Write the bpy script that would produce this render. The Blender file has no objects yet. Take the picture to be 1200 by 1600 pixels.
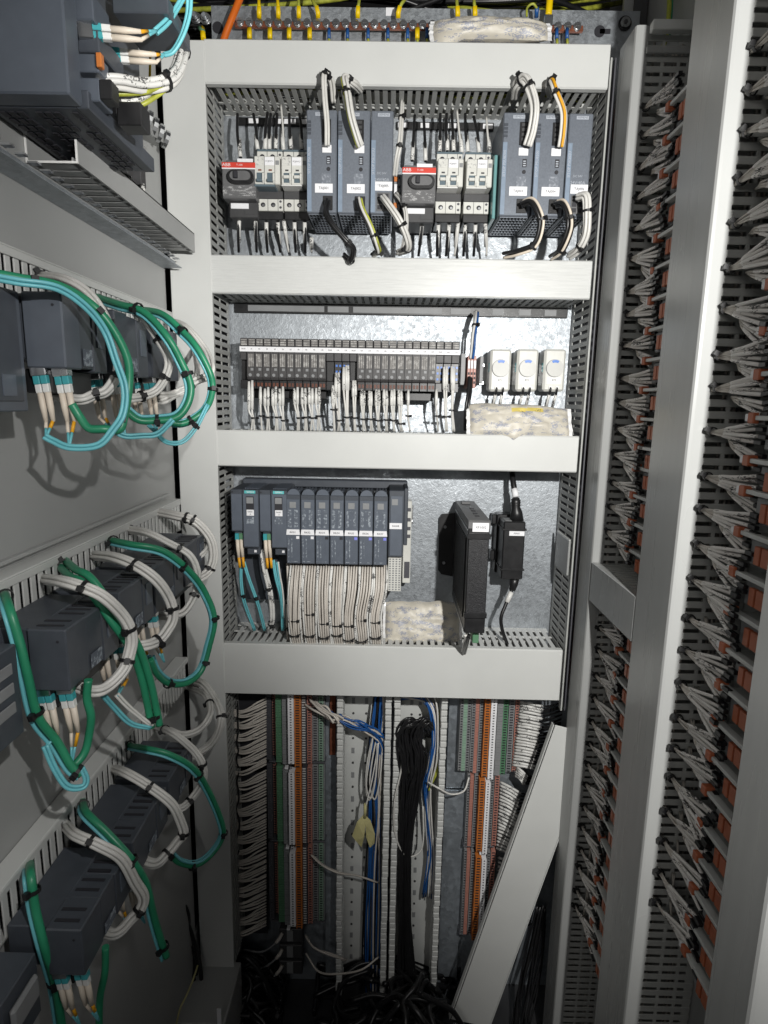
import bpy, math, random
import numpy as np
from mathutils import Vector, Matrix
random.seed(7)
sc = bpy.context.scene
col = sc.collection

# ------------------------------------------------------------------ camera
F_PX = 930.0                                   # focal length in pixels of the 1200 x 1600 photograph
PITCH, YAW, ROLL = math.radians(10.41), math.radians(-0.45), math.radians(1.04)
FW = Vector((math.sin(YAW)*math.cos(PITCH), math.cos(YAW)*math.cos(PITCH), -math.sin(PITCH)))
RT = Vector((math.cos(YAW), -math.sin(YAW), 0))
UP = RT.cross(FW)
R2 = math.cos(ROLL)*RT + math.sin(ROLL)*UP
U2 = -math.sin(ROLL)*RT + math.cos(ROLL)*UP
cam_d = bpy.data.cameras.new('camera')
cam = bpy.data.objects.new('camera', cam_d)
col.objects.link(cam)
cam.matrix_world = Matrix(((R2.x, U2.x, -FW.x, 0), (R2.y, U2.y, -FW.y, 0), (R2.z, U2.z, -FW.z, 0), (0, 0, 0, 1)))
cam_d.sensor_fit = 'VERTICAL'
cam_d.sensor_height = 36.0
cam_d.lens = F_PX/1600*36.0
cam_d.clip_start = 0.01
cam_d.clip_end = 50
sc.camera = cam

# ------------------------------------------------------------------ light
w = bpy.data.worlds.new('World'); sc.world = w; w.use_nodes = True
w.node_tree.nodes['Background'].inputs[0].default_value = (0.95, 0.97, 1.0, 1)
w.node_tree.nodes['Background'].inputs[1].default_value = 0.055
def lamp(name, kind, loc, aim, energy, color=(1, 1, 1)):
    d = bpy.data.lights.new(name, kind); d.energy = energy; d.color = color
    o = bpy.data.objects.new(name, d); col.objects.link(o); o.location = loc
    o.rotation_euler = (Vector(aim)-Vector(loc)).to_track_quat('-Z', 'Y').to_euler()
    return d
LP = (0.265, -0.02, 0.16)
torch = lamp('torch', 'SPOT', LP, (LP[0]+0.6445, LP[1]+0.6987, LP[2]+0.3104), 53, (1.0, 0.985, 0.95))
torch.spot_size = math.radians(177.6); torch.spot_blend = 0.303; torch.shadow_soft_size = 0.012
left_fill = lamp('left_fill_spot', 'SPOT', (0.10, 0.0, 0.17), (0.10-0.76, 0.587, 0.17-0.279), 10.5, (1.0, 0.985, 0.96))  # added fill spot that brightens the left rows, not a real source
left_fill.spot_size = math.radians(77.8); left_fill.spot_blend = 0.48; left_fill.shadow_soft_size = 0.006
rear_fill = lamp('rear_fill_area', 'AREA', (-0.55, -1.3, 0.55), (0.35, 0.7, 0.2), 5.5, (1.0, 0.97, 0.93))  # added soft fill behind the camera, opens up the right-wall pockets
rear_fill.shape = 'RECTANGLE'; rear_fill.size = 1.0; rear_fill.size_y = 0.5
sc.view_settings.view_transform = 'Standard'
sc.view_settings.look = 'None'
sc.view_settings.exposure = 0.0
sc.view_settings.gamma = 1.0
try: sc.cycles.use_denoising = True
except Exception: pass
sc.cycles.max_bounces = 6
sc.cycles.diffuse_bounces = 3

# ------------------------------------------------------------------ layout: a pixel of the photograph on a known plane
def ray(px, py): return FW + (px-600)/F_PX*R2 - (py-800)/F_PX*U2
def P(px, py, Y):
    d = ray(px, py); return d*(Y/d.y)
def PX(px, py, X):
    d = ray(px, py); return d*(X/d.x)

# ------------------------------------------------------------------ materials
def mat(name, color, rough=0.5, metal=0.0, var=0.08, scale=40, bump=0.0, bscale=300, spec=0.5, trans=0.0, stretch=None, coat=0, smudge=0.0):
    m = bpy.data.materials.new(name); m.use_nodes = True
    nt = m.node_tree; N = nt.nodes; L = nt.links; b = N['Principled BSDF']
    b.inputs['Roughness'].default_value = rough; b.inputs['Metallic'].default_value = metal
    b.inputs['Specular IOR Level'].default_value = spec
    b.inputs['Transmission Weight'].default_value = trans
    b.inputs['Coat Weight'].default_value = coat
    geo = N.new('ShaderNodeNewGeometry')
    src = geo.outputs['Position']
    if stretch:
        mp = N.new('ShaderNodeMapping'); mp.inputs['Scale'].default_value = stretch
        L.new(src, mp.inputs['Vector']); src = mp.outputs['Vector']
    n = N.new('ShaderNodeTexNoise'); n.inputs['Scale'].default_value = scale; n.inputs['Detail'].default_value = 5
    L.new(src, n.inputs['Vector'])
    r = N.new('ShaderNodeValToRGB')
    r.color_ramp.elements[0].position = 0.3; r.color_ramp.elements[1].position = 0.7
    r.color_ramp.elements[0].color = tuple(c*(1-var) for c in color)+(1,)
    r.color_ramp.elements[1].color = tuple(min(1, c*(1+var)) for c in color)+(1,)
    L.new(n.outputs['Fac'], r.inputs['Fac']); L.new(r.outputs['Color'], b.inputs['Base Color'])
    mr = N.new('ShaderNodeMapRange'); mr.inputs['To Min'].default_value = max(0.02, rough-0.08-smudge); mr.inputs['To Max'].default_value = min(1, rough+0.1+smudge)
    n2 = N.new('ShaderNodeTexNoise'); n2.inputs['Scale'].default_value = scale*0.4; n2.inputs['Detail'].default_value = 6
    L.new(src, n2.inputs['Vector']); L.new(n2.outputs['Fac'], mr.inputs['Value']); L.new(mr.outputs['Result'], b.inputs['Roughness'])
    if bump:
        n3 = N.new('ShaderNodeTexNoise'); n3.inputs['Scale'].default_value = bscale; n3.inputs['Detail'].default_value = 3
        L.new(src, n3.inputs['Vector'])
        bp = N.new('ShaderNodeBump'); bp.inputs['Strength'].default_value = bump; bp.inputs['Distance'].default_value = 0.002
        L.new(n3.outputs['Fac'], bp.inputs['Height']); L.new(bp.outputs['Normal'], b.inputs['Normal'])
    return m
def flecked(name, color, ink, scale, amount, rough=0.6, stretch=(1, 1, 1), var=0.08):
    """a plastic or paper with small printed marks scattered over it"""
    m = mat(name, color, rough, var=var, scale=60)
    nt = m.node_tree; N = nt.nodes; L = nt.links; b = N['Principled BSDF']
    old = b.inputs['Base Color'].links[0].from_socket
    g = N.new('ShaderNodeNewGeometry'); mp = N.new('ShaderNodeMapping'); mp.inputs['Scale'].default_value = stretch
    L.new(g.outputs['Position'], mp.inputs['Vector'])
    n = N.new('ShaderNodeTexNoise'); n.inputs['Scale'].default_value = scale; n.inputs['Detail'].default_value = 1
    L.new(mp.outputs['Vector'], n.inputs['Vector'])
    n2 = N.new('ShaderNodeTexNoise'); n2.inputs['Scale'].default_value = scale*0.16; n2.inputs['Detail'].default_value = 0
    L.new(mp.outputs['Vector'], n2.inputs['Vector'])
    t = N.new('ShaderNodeMath'); t.operation = 'MULTIPLY'; L.new(n.outputs['Fac'], t.inputs[0]); L.new(n2.outputs['Fac'], t.inputs[1])
    r = N.new('ShaderNodeValToRGB'); r.color_ramp.elements[0].position = amount; r.color_ramp.elements[1].position = amount+0.03
    L.new(t.outputs[0], r.inputs['Fac'])
    mx = N.new('ShaderNodeMix'); mx.data_type = 'RGBA'
    L.new(r.outputs['Color'], mx.inputs['Factor']); L.new(old, mx.inputs[6]); mx.inputs[7].default_value = ink+(1,)
    L.new(mx.outputs[2], b.inputs['Base Color'])
    return m
def galvanised(name, tint, scale, rough, metal=0.75):
    m = bpy.data.materials.new(name); m.use_nodes = True
    nt = m.node_tree; N = nt.nodes; L = nt.links; b = N['Principled BSDF']
    g = N.new('ShaderNodeNewGeometry')
    nz = N.new('ShaderNodeTexNoise'); nz.inputs['Scale'].default_value = scale*1.7; nz.inputs['Detail'].default_value = 4
    L.new(g.outputs['Position'], nz.inputs['Vector'])
    ad = N.new('ShaderNodeVectorMath'); ad.operation = 'MULTIPLY_ADD'; ad.inputs[1].default_value = (0.012,)*3
    L.new(nz.outputs['Color'], ad.inputs[0]); L.new(g.outputs['Position'], ad.inputs[2])
    v = N.new('ShaderNodeTexVoronoi'); v.inputs['Scale'].default_value = scale; L.new(ad.outputs[0], v.inputs['Vector'])
    big = N.new('ShaderNodeTexNoise'); big.inputs['Scale'].default_value = 9; big.inputs['Detail'].default_value = 5
    L.new(g.outputs['Position'], big.inputs['Vector'])
    sep = N.new('ShaderNodeSeparateColor'); L.new(v.outputs['Color'], sep.inputs[0])
    mul = N.new('ShaderNodeMath'); mul.operation = 'MULTIPLY_ADD'; mul.inputs[1].default_value = 0.24
    L.new(sep.outputs[0], mul.inputs[0]); L.new(big.outputs['Fac'], mul.inputs[2])
    r = N.new('ShaderNodeValToRGB'); r.color_ramp.elements[0].position = 0.35; r.color_ramp.elements[1].position = 1.0
    r.color_ramp.elements[0].color = tuple(c*0.72 for c in tint)+(1,); r.color_ramp.elements[1].color = tuple(min(1, c*1.15) for c in tint)+(1,)
    L.new(mul.outputs[0], r.inputs['Fac']); L.new(r.outputs['Color'], b.inputs['Base Color'])
    mr = N.new('ShaderNodeMapRange'); mr.inputs['To Min'].default_value = rough-0.1; mr.inputs['To Max'].default_value = rough+0.12
    L.new(sep.outputs[1], mr.inputs['Value']); L.new(mr.outputs['Result'], b.inputs['Roughness'])
    b.inputs['Metallic'].default_value = metal
    bp = N.new('ShaderNodeBump'); bp.inputs['Strength'].default_value = 0.25; bp.inputs['Distance'].default_value = 0.001
    L.new(v.outputs['Distance'], bp.inputs['Height']); L.new(bp.outputs['Normal'], b.inputs['Normal'])
    return m
M = {}
M['duct'] = mat('duct_plastic', (0.57, 0.578, 0.562), 0.42, var=0.03, scale=14, bump=0.03, bscale=900, smudge=0.05)
M['duct_shiny'] = mat('duct_plastic_scuffed', (0.56, 0.568, 0.555), 0.27, var=0.05, scale=30, bump=0.06, bscale=60, stretch=(1.5, 1, 30), smudge=0.08)
M['duct_gloss'] = mat('duct_plastic_gloss', (0.30, 0.305, 0.30), 0.27, var=0.04, scale=9, bump=0.015, bscale=40, stretch=(1, 8, 0.6), smudge=0.05)
M['duct_shaded'] = mat('duct_plastic_shaded', (0.36, 0.365, 0.35), 0.5, var=0.06, scale=60)  # darker copy of the duct plastic, shade of the slotted sides in its colour
M['wall'] = mat('painted_sheet', (0.35, 0.355, 0.35), 0.40, var=0.05, scale=8, bump=0.06, bscale=700)
M['zinc'] = galvanised('zinc_plate', (0.44, 0.47, 0.50), 190, 0.50)
M['zinc_big'] = galvanised('zinc_plate_brushed', (0.50, 0.55, 0.60), 110, 0.42)
M['steel'] = mat('steel', (0.62, 0.63, 0.64), 0.28, 1.0, var=0.12, scale=60)
M['psu'] = mat('psu_grey', (0.160, 0.178, 0.208), 0.38, 0.25, var=0.10, scale=350, bump=0.04, bscale=1500)
M['psu_light'] = mat('psu_stripe', (0.20, 0.255, 0.33), 0.45, var=0.08, scale=120)
M['plc'] = mat('plc_grey', (0.058, 0.066, 0.080), 0.42, var=0.08, scale=80, bump=0.05, bscale=1500)
M['plc_face'] = mat('plc_face', (0.098, 0.114, 0.142), 0.40, var=0.06, scale=80, bump=0.03, bscale=1500)
M['plc_left'] = mat('plc_blue_grey', (0.088, 0.102, 0.125), 0.36, var=0.07, scale=60, bump=0.04, bscale=1500)
M['plc_print'] = flecked('plc_print', (0.105, 0.122, 0.15), (0.34, 0.38, 0.42), 1700, 0.30)
M['psu_print'] = flecked('psu_print', (0.160, 0.178, 0.208), (0.30, 0.32, 0.36), 1700, 0.30)
M['io'] = mat('io_module_black', (0.045, 0.043, 0.044), 0.5, var=0.15, scale=120, bump=0.04, bscale=1200)
M['io_light'] = flecked('io_module_window', (0.22, 0.21, 0.20), (0.42, 0.41, 0.39), 1000, 0.28)
M['black'] = mat('black_plastic', (0.013, 0.013, 0.014), 0.38, var=0.3, scale=90, bump=0.05, bscale=900)
M['black_tex'] = mat('black_ribbed', (0.014, 0.014, 0.016), 0.42, var=0.3, scale=200, bump=0.35, bscale=1400)
M['tie'] = mat('tie_black', (0.008, 0.008, 0.009), 0.5, var=0.1)
M['black_wire'] = mat('black_wire', (0.012, 0.012, 0.013), 0.33, var=0.2, scale=100)
M['white'] = mat('white_plastic', (0.74, 0.74, 0.72), 0.45, var=0.03, scale=60)
M['label'] = mat('label_white', (0.80, 0.80, 0.82), 0.5, var=0.02)
M['breaker'] = mat('breaker_cream', (0.62, 0.62, 0.58), 0.42, var=0.04, scale=90, bump=0.03, bscale=800)
M['breaker_print'] = flecked('breaker_print', (0.62, 0.62, 0.58), (0.35, 0.35, 0.35), 1600, 0.32)
M['toggle'] = mat('toggle_blue_grey', (0.10, 0.14, 0.165), 0.4, var=0.08)
M['dark'] = mat('dark_gap', (0.05, 0.05, 0.052), 0.55, var=0.15)
M['iso'] = mat('isolator_grey', (0.125, 0.125, 0.128), 0.5, var=0.08, scale=100, bump=0.05, bscale=900)
M['iso_print'] = flecked('isolator_print', (0.125, 0.125, 0.128), (0.40, 0.40, 0.40), 1500, 0.33, stretch=(0.5, 1, 1.6))
M['red'] = mat('red_band', (0.62, 0.055, 0.035), 0.4, var=0.05)
M['wire'] = mat('white_wire', (0.62, 0.61, 0.58), 0.42, var=0.08, scale=50, bump=0.03, bscale=500)
M['wire_pink'] = mat('ivory_wire', (0.56, 0.52, 0.47), 0.45, var=0.10, scale=50)
M['sleeve'] = flecked('printed_sleeve', (0.66, 0.655, 0.63), (0.09, 0.09, 0.09), 520, 0.335, 0.4)
M['sleeve_y'] = flecked('printed_sleeve_run', (0.76, 0.73, 0.70), (0.06, 0.055, 0.055), 480, 0.352, 0.45, stretch=(1, 0.5, 2.4))
M['green'] = mat('green_cable', (0.022, 0.225, 0.115), 0.38, var=0.10, scale=40)
M['teal'] = mat('aqua_fibre', (0.14, 0.46, 0.51), 0.38, var=0.08, scale=60)
M['teal_dark'] = mat('aqua_clip', (0.05, 0.33, 0.36), 0.4, var=0.08)
M['boot'] = mat('cream_boot', (0.68, 0.60, 0.50), 0.5, var=0.06)
M['amber'] = mat('amber_sleeve', (0.75, 0.36, 0.012), 0.5, var=0.08)
M['yellow'] = mat('yellow_lug', (0.82, 0.56, 0.0), 0.45, var=0.06)
M['ygreen'] = mat('earth_wire', (0.36, 0.38, 0.05), 0.4, var=0.35, scale=90)
M['orange'] = mat('orange_plastic', (0.52, 0.165, 0.035), 0.42, var=0.08)
M['orange_dull'] = mat('orange_latch', (0.45, 0.125, 0.055), 0.5, var=0.12)
M['pink'] = mat('salmon_plastic', (0.42, 0.19, 0.15), 0.45, var=0.08)
M['tgreen'] = mat('terminal_green', (0.10, 0.23, 0.13), 0.45, var=0.1)
M['pgreen'] = mat('terminal_pale_green', (0.23, 0.35, 0.265), 0.45, var=0.1)
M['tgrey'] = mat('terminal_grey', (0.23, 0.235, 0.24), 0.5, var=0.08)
M['tdark'] = mat('terminal_dark', (0.07, 0.07, 0.08), 0.5, var=0.1)
M['blue'] = mat('blue_wire', (0.015, 0.085, 0.28), 0.36, var=0.12)
M['bluemark'] = mat('blue_mark', (0.05, 0.17, 0.55), 0.4, var=0.05)
M['lilac'] = mat('lilac_mark', (0.22, 0.24, 0.72), 0.4, var=0.03)
M['copper'] = mat('copper_bar', (0.30, 0.105, 0.06), 0.38, 0.6, var=0.2, scale=60)
M['tag_yellow'] = mat('paper_tag_yellow', (0.50, 0.46, 0.22), 0.7, var=0.15, scale=50)
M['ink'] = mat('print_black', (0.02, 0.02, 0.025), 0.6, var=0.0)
M['ink_grey'] = mat('print_grey', (0.42, 0.45, 0.50), 0.6, var=0.0)
M['ink_white'] = mat('print_white', (0.75, 0.75, 0.75), 0.6, var=0.0)
M['siemens_teal'] = mat('brand_strip', (0.10, 0.46, 0.47), 0.4, var=0.04)
M['teal_clear'] = mat('teal_cover', (0.20, 0.42, 0.42), 0.22, var=0.05, trans=0.25)
M['perf'] = mat('perforated_base', (0.55, 0.56, 0.545), 0.45, var=0.06, scale=15)
M['orange_wire'] = mat('orange_conduit', (0.62, 0.13, 0.01), 0.4, var=0.08)
M['floor'] = mat('cabinet_floor', (0.03, 0.03, 0.032), 0.6, var=0.3, scale=20)
# ------------------------------------------------------------------ mesh helpers
def V3(p): return Vector(p)
def chamfer_data(a, b, c):
    lo = [min(a[i], b[i]) for i in range(3)]; hi = [max(a[i], b[i]) for i in range(3)]
    c = min(c, *[(hi[i]-lo[i])*0.45 for i in range(3)])
    vs = []; idx = {}
    for sx in (0, 1):
        for sy in (0, 1):
            for sz in (0, 1):
                s = (sx, sy, sz)
                for ax in range(3):
                    v = []
                    for i in range(3):
                        e = hi[i] if s[i] else lo[i]
                        if i != ax: e += -c if s[i] else c
                        v.append(e)
                    idx[(s, ax)] = len(vs); vs.append(v)
    fs = []
    for ax in range(3):
        o1, o2 = (ax+1) % 3, (ax+2) % 3
        for s in (0, 1):
            q = []
            for (u, v) in ((0, 0), (1, 0), (1, 1), (0, 1)):
                k = [0, 0, 0]; k[ax] = s; k[o1] = u; k[o2] = v; q.append(idx[(tuple(k), ax)])
            fs.append(q if s else q[::-1])
        for u in (0, 1):
            for v in (0, 1):
                q = []
                for (t, var) in ((0, o1), (1, o1), (1, o2), (0, o2)):
                    k = [0, 0, 0]; k[ax] = t; k[o1] = u; k[o2] = v; q.append(idx[(tuple(k), var)])
                fs.append(q if (u ^ v) else q[::-1])
    for s, _ in list(idx):
        if _ == 0:
            q = [idx[(s, 0)], idx[(s, 1)], idx[(s, 2)]]
            fs.append(q if (sum(s) % 2 == 1) else q[::-1])
    return vs, fs
BOXF = [(0, 3, 2, 1), (4, 5, 6, 7), (0, 1, 5, 4), (1, 2, 6, 5), (2, 3, 7, 6), (3, 0, 4, 7)]
def catmull(pts, seg):
    pts = [Vector(p) for p in pts]
    if len(pts) == 2: return [pts[0].lerp(pts[1], i/seg) for i in range(seg+1)]
    q = [2*pts[0]-pts[1]]+pts+[2*pts[-1]-pts[-2]]
    out = []
    for i in range(1, len(q)-2):
        p0, p1, p2, p3 = q[i-1:i+3]
        for k in range(seg):
            t = k/seg
            out.append(0.5*((2*p1)+(p2-p0)*t+(2*p0-5*p1+4*p2-p3)*t*t+(3*p1-p0-3*p2+p3)*t**3))
    out.append(pts[-1]); return out
def frames(path):
    T = []
    for i in range(len(path)):
        t = path[min(i+1, len(path)-1)]-path[max(i-1, 0)]
        T.append(t.normalized() if t.length > 1e-9 else Vector((0, 0, 1)))
    n = T[0].orthogonal().normalized(); out = []
    for t in T:
        n = n-t*n.dot(t)
        n = n.normalized() if n.length > 1e-6 else t.orthogonal().normalized()
        out.append((t, n, t.cross(n)))
    return out
class MB:
    def __init__(s): s.v = []; s.f = []; s.m = []; s.sm = []
    def add(s, vs, fs, m=0, smooth=False):
        o = len(s.v); s.v += [tuple(v) for v in vs]
        for f in fs: s.f.append(tuple(i+o for i in f)); s.m.append(m); s.sm.append(smooth)
        return s
    def box(s, a, b, c=0.0, m=0):
        if c > 0: vs, fs = chamfer_data(a, b, c); return s.add(vs, fs, m)
        x0, x1 = sorted((a[0], b[0])); y0, y1 = sorted((a[1], b[1])); z0, z1 = sorted((a[2], b[2]))
        return s.add([(x0, y0, z0), (x1, y0, z0), (x1, y1, z0), (x0, y1, z0), (x0, y0, z1), (x1, y0, z1), (x1, y1, z1), (x0, y1, z1)], BOXF, m)
    def hexa(s, p, m=0):
        """8 corners: bottom ring then top ring, counter-clockwise from above"""
        return s.add(p, BOXF, m)
    def tube(s, path, r, n=8, m=0, cap=True):
        path = [Vector(p) for p in path]; fr = frames(path); vs = []; fs = []
        for i, (p, (t, a, b)) in enumerate(zip(path, fr)):
            rr = r[i] if isinstance(r, (list, tuple)) else r
            for k in range(n):
                th = 2*math.pi*k/n; vs.append(p+rr*(math.cos(th)*a+math.sin(th)*b))
        L = len(path)
        for i in range(L-1):
            for k in range(n):
                fs.append((i*n+k, i*n+(k+1) % n, (i+1)*n+(k+1) % n, (i+1)*n+k))
        s.add(vs, fs, m, True)
        if cap:
            o = len(s.v)-len(vs)
            s.f.append(tuple(o+k for k in range(n))[::-1]); s.m.append(m); s.sm.append(False)
            s.f.append(tuple(o+(L-1)*n+k for k in range(n))); s.m.append(m); s.sm.append(False)
        return s
    def wire(s, ctrl, r, n=6, seg=6, m=0): return s.tube(catmull(ctrl, seg), r, n, m)
    def cyl(s, a, b, r, n=12, m=0): return s.tube([a, b], r, n, m)
    def ring(s, c, d, R, wd, th=0.0008, n=12, m=0, head=None):
        """a cable tie: band of radius R round point c, axis d, with its square head"""
        d = Vector(d).normalized(); c = Vector(c); a = d.orthogonal().normalized(); b = d.cross(a)
        if head is not None:
            h = Vector(head); h = h-d*h.dot(d)
            if h.length > 1e-6: a = h.normalized(); b = d.cross(a)
        vs = []; fs = []
        for k in range(n):
            th_ = 2*math.pi*k/n; e = math.cos(th_)*a+math.sin(th_)*b
            for (rr, off) in ((R, -wd/2), (R+th, -wd/2), (R+th, wd/2), (R, wd/2)):
                vs.append(c+e*rr+d*off)
        for k in range(n):
            j = (k+1) % n
            for q in range(4): fs.append((k*4+q, k*4+(q+1) % 4, j*4+(q+1) % 4, j*4+q))
        s.add(vs, fs, m)
        h = wd*0.9; c2 = c+a*(R+th*1.5); p = []
        for dz in (-h, h):
            for (u, v) in ((-h, -h*.8), (h, -h*.8), (h, h*.8), (-h, h*.8)): p.append(c2+d*u*0.9+b*v+a*(dz*0.8))
        s.add(p, BOXF, m); return s
    def prism(s, poly, axis, a, b, m=0):
        """polygon (list of 2D) extruded along an axis from a to b"""
        def mk(u, v, w):
            return {0: (w, u, v), 1: (u, w, v), 2: (u, v, w)}[axis]
        n = len(poly); vs = [mk(u, v, a) for u, v in poly]+[mk(u, v, b) for u, v in poly]
        ar = sum(poly[i][0]*poly[(i+1) % n][1]-poly[(i+1) % n][0]*poly[i][1] for i in range(n))
        fs = [tuple(range(n))[::-1], tuple(range(n, 2*n))]+[(i, (i+1) % n, n+(i+1) % n, n+i) for i in range(n)]
        flip = (ar < 0) ^ (b < a) ^ (axis == 1)
        if flip: fs = [f[::-1] for f in fs]
        return s.add(vs, fs, m)
    def mesh(s, name, mats, off=(0, 0, 0)):
        me = bpy.data.meshes.new(name)
        me.from_pydata([(v[0]-off[0], v[1]-off[1], v[2]-off[2]) for v in s.v], [], s.f)
        for mm in (mats if isinstance(mats, (list, tuple)) else [mats]): me.materials.append(M[mm] if isinstance(mm, str) else mm)
        me.polygons.foreach_set('material_index', s.m); me.polygons.foreach_set('use_smooth', s.sm)
        me.update(); return me
    def build(s, name, mats, parent=None, kind=None):
        off = Vector((0, 0, 0)); q = parent
        while q is not None: off = off+q.location; q = q.parent
        o = bpy.data.objects.new(name, s.mesh(name, mats, off)); col.objects.link(o)
        if parent is not None: o.parent = parent
        if kind: o['kind'] = kind
        return o
LABELS = {}
def tag(o, label, cat, group=None):
    o['label'] = label; o['category'] = cat
    if group: o['group'] = group
    return o
def thing(name, label, cat, loc=(0, 0, 0), group=None):
    o = bpy.data.objects.new(name, None); o.empty_display_size = 0.01; col.objects.link(o); o.location = loc
    return tag(o, label, cat, group)
def struct(o): o['kind'] = 'structure'; return o
def inst(me, name, parent, loc, kind=None):
    """an alike piece: own object, shared mesh; loc in world"""
    off = Vector((0, 0, 0)); q = parent
    while q is not None: off = off+q.location; q = q.parent
    o = bpy.data.objects.new(name, me); col.objects.link(o); o.parent = parent; o.location = Vector(loc)-off
    if kind: o['kind'] = kind
    return o
def copy_tree(src, loc, label=None, parent=None):
    c = src.copy(); col.objects.link(c)
    if parent is None: c.location = loc
    else: c.parent = parent
    if label: c['label'] = label
    for ch in src.children: copy_tree(ch, None, None, c)
    return c
TXT = {}
def text(s, size, parent, loc, face='-Y', m='ink', name='lettering', rot=0, squash=1.0, align='CENTER'):
    key = (s, align)
    if key not in TXT:
        cu = bpy.data.curves.new('t', 'FONT'); cu.body = s; cu.align_x = align; cu.align_y = 'CENTER'; cu.resolution_u = 2
        ob = bpy.data.objects.new('t', cu); col.objects.link(ob); bpy.context.view_layer.update()
        me = bpy.data.meshes.new_from_object(ob)
        co = np.empty(len(me.vertices)*3); me.vertices.foreach_get('co', co)
        TXT[key] = (co.reshape(-1, 3).tolist(), [tuple(p.vertices) for p in me.polygons])
        bpy.data.objects.remove(ob); bpy.data.curves.remove(cu); bpy.data.meshes.remove(me)
    vs, fs = TXT[key]; c, sn = math.cos(rot), math.sin(rot); out = []
    for (x, y, z) in vs:
        x *= size*squash; y *= size; x, y = x*c-y*sn, x*sn+y*c
        out.append({'-Y': (loc[0]+x, loc[1], loc[2]+y), '+X': (loc[0], loc[1]+x, loc[2]+y), '-X': (loc[0], loc[1]-x, loc[2]+y), '+Z': (loc[0]+x, loc[1]+y, loc[2])}[face])
    b = MB(); b.add(out, fs); return b.build(name, m, parent)
def squash(t, z, f):
    """shorten a thing about the height z"""
    def go(o, off):
        off = off+o.location.z
        for c in o.children:
            if c.data is not None:
                for v in c.data.vertices: v.co.z = z+(v.co.z+off+c.location.z-z)*f-off-c.location.z
            go(c, off)
    go(t, 0.0); return t
def spiral(n, r):
    """offsets of n strands packed in a round bundle"""
    pts = [(0.0, 0.0)] if n != 2 else [(-r, 0), (r, 0)]
    if n == 2: return pts
    if n == 3: return [(0, r*1.15), (r, -r*.6), (-r, -r*.6)]
    if n == 4: return [(r, r), (-r, r), (r, -r), (-r, -r)]
    k = 1
    while len(pts) < n:
        for j in range(6*k):
            a = 2*math.pi*j/(6*k)+0.3*k
            pts.append((2*r*k*math.cos(a), 2*r*k*math.sin(a)))
        k += 1
    return pts[:n]
def strands(ctrl, n, r, seg=8, twist=0.6, jit=0.15, fan0=1.0, fan1=1.0, rnd=None, offs=None):
    """paths of n strands following a centre line; fan0/fan1 spread the ends"""
    rnd = rnd or random
    path = catmull(ctrl, seg); fr = frames(path); offs = offs or spiral(n, r); out = []
    for (u, v) in offs:
        ph = rnd.uniform(-0.2, 0.2); pts = []
        j1, j2 = rnd.uniform(-jit, jit)*r, rnd.uniform(-jit, jit)*r
        for i, (p, (t, a, b)) in enumerate(zip(path, fr)):
            q = i/(len(path)-1); sp = 1+(fan0-1)*max(0, 1-q*3)+(fan1-1)*max(0, q*3-2)
            an = twist*q+ph*q; c, s = math.cos(an), math.sin(an)
            pts.append(p+a*((u*c-v*s)*sp+j1*math.sin(q*7))+b*((u*s+v*c)*sp+j2*math.cos(q*6)))
        out.append(pts)
    return path, fr, out
def harness(name, label, ctrl, spec, ties=(), cat='cable', group=None, seg=8, part='cable', twist=0.6, fan0=1, fan1=1, nside=8, ang=4.17):
    """a tied bundle: spec = [(material, radius, count)], each strand a part; ties at fractions along it"""
    root = thing(name, label, cat, tuple(Vector(ctrl[0])), group)
    ctrl = [Vector(c)+(Vector((random.gauss(0, .0011), random.gauss(0, .0011), random.gauss(0, .0011))) if 0 < i < len(ctrl)-1 else Vector()) for i, c in enumerate(ctrl)]
    n = sum(c for _, _, c in spec); r = max(rr for _, rr, _ in spec)
    offs = spiral(n, r)
    if spec[0][0] == 'green' and n > 1 and spec[0][2] == 1:
        rg, rt = spec[0][1], spec[-1][1]; offs = [(0.0, 0.0)]+[((rg+rt)*math.cos(a), (rg+rt)*math.sin(a)) for a in [(q-(n-2)/2)*.72+ang for q in range(n-1)]]
    elif n == 5: offs = [(1.7*r*math.cos(1.2566*q), 1.7*r*math.sin(1.2566*q)) for q in range(5)]
    path, fr, paths = strands(ctrl, n, r, seg, twist, 0.15, fan0, fan1, offs=offs); k = 0
    for (mm, rr, c) in spec:
        for _ in range(c):
            MB().tube(paths[k], rr, nside).build(part, mm, root); k += 1
    R = max(math.hypot(*o) for o in offs)+min(rr for _, rr, _ in spec)
    if spec[0][0] == 'green' and n > 1 and spec[0][2] == 1: R = spec[0][1]+spec[-1][1]*0.9
    for q in ties:
        i = min(len(path)-1, int(q*(len(path)-1))); t = fr[i][0]
        MB().ring(path[i], t, R*1.03, 0.0032, 0.0011, 12, 0, head=(random.uniform(-.3, .8), -1, random.uniform(-.5, .7))).build('cable_tie', 'tie', root)
    return root
ORD = ['first', 'second', 'third', 'fourth', 'fifth', 'sixth', 'seventh', 'eighth', 'ninth', 'tenth', 'eleventh', 'twelfth', 'thirteenth', 'fourteenth', 'fifteenth', 'sixteenth', 'seventeenth', 'eighteenth', 'nineteenth', 'twentieth',
       'twenty-first', 'twenty-second', 'twenty-third', 'twenty-fourth', 'twenty-fifth', 'twenty-sixth', 'twenty-seventh', 'twenty-eighth', 'twenty-ninth', 'thirtieth', 'thirty-first', 'thirty-second', 'thirty-third', 'thirty-fourth', 'thirty-fifth', 'thirty-sixth']
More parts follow.
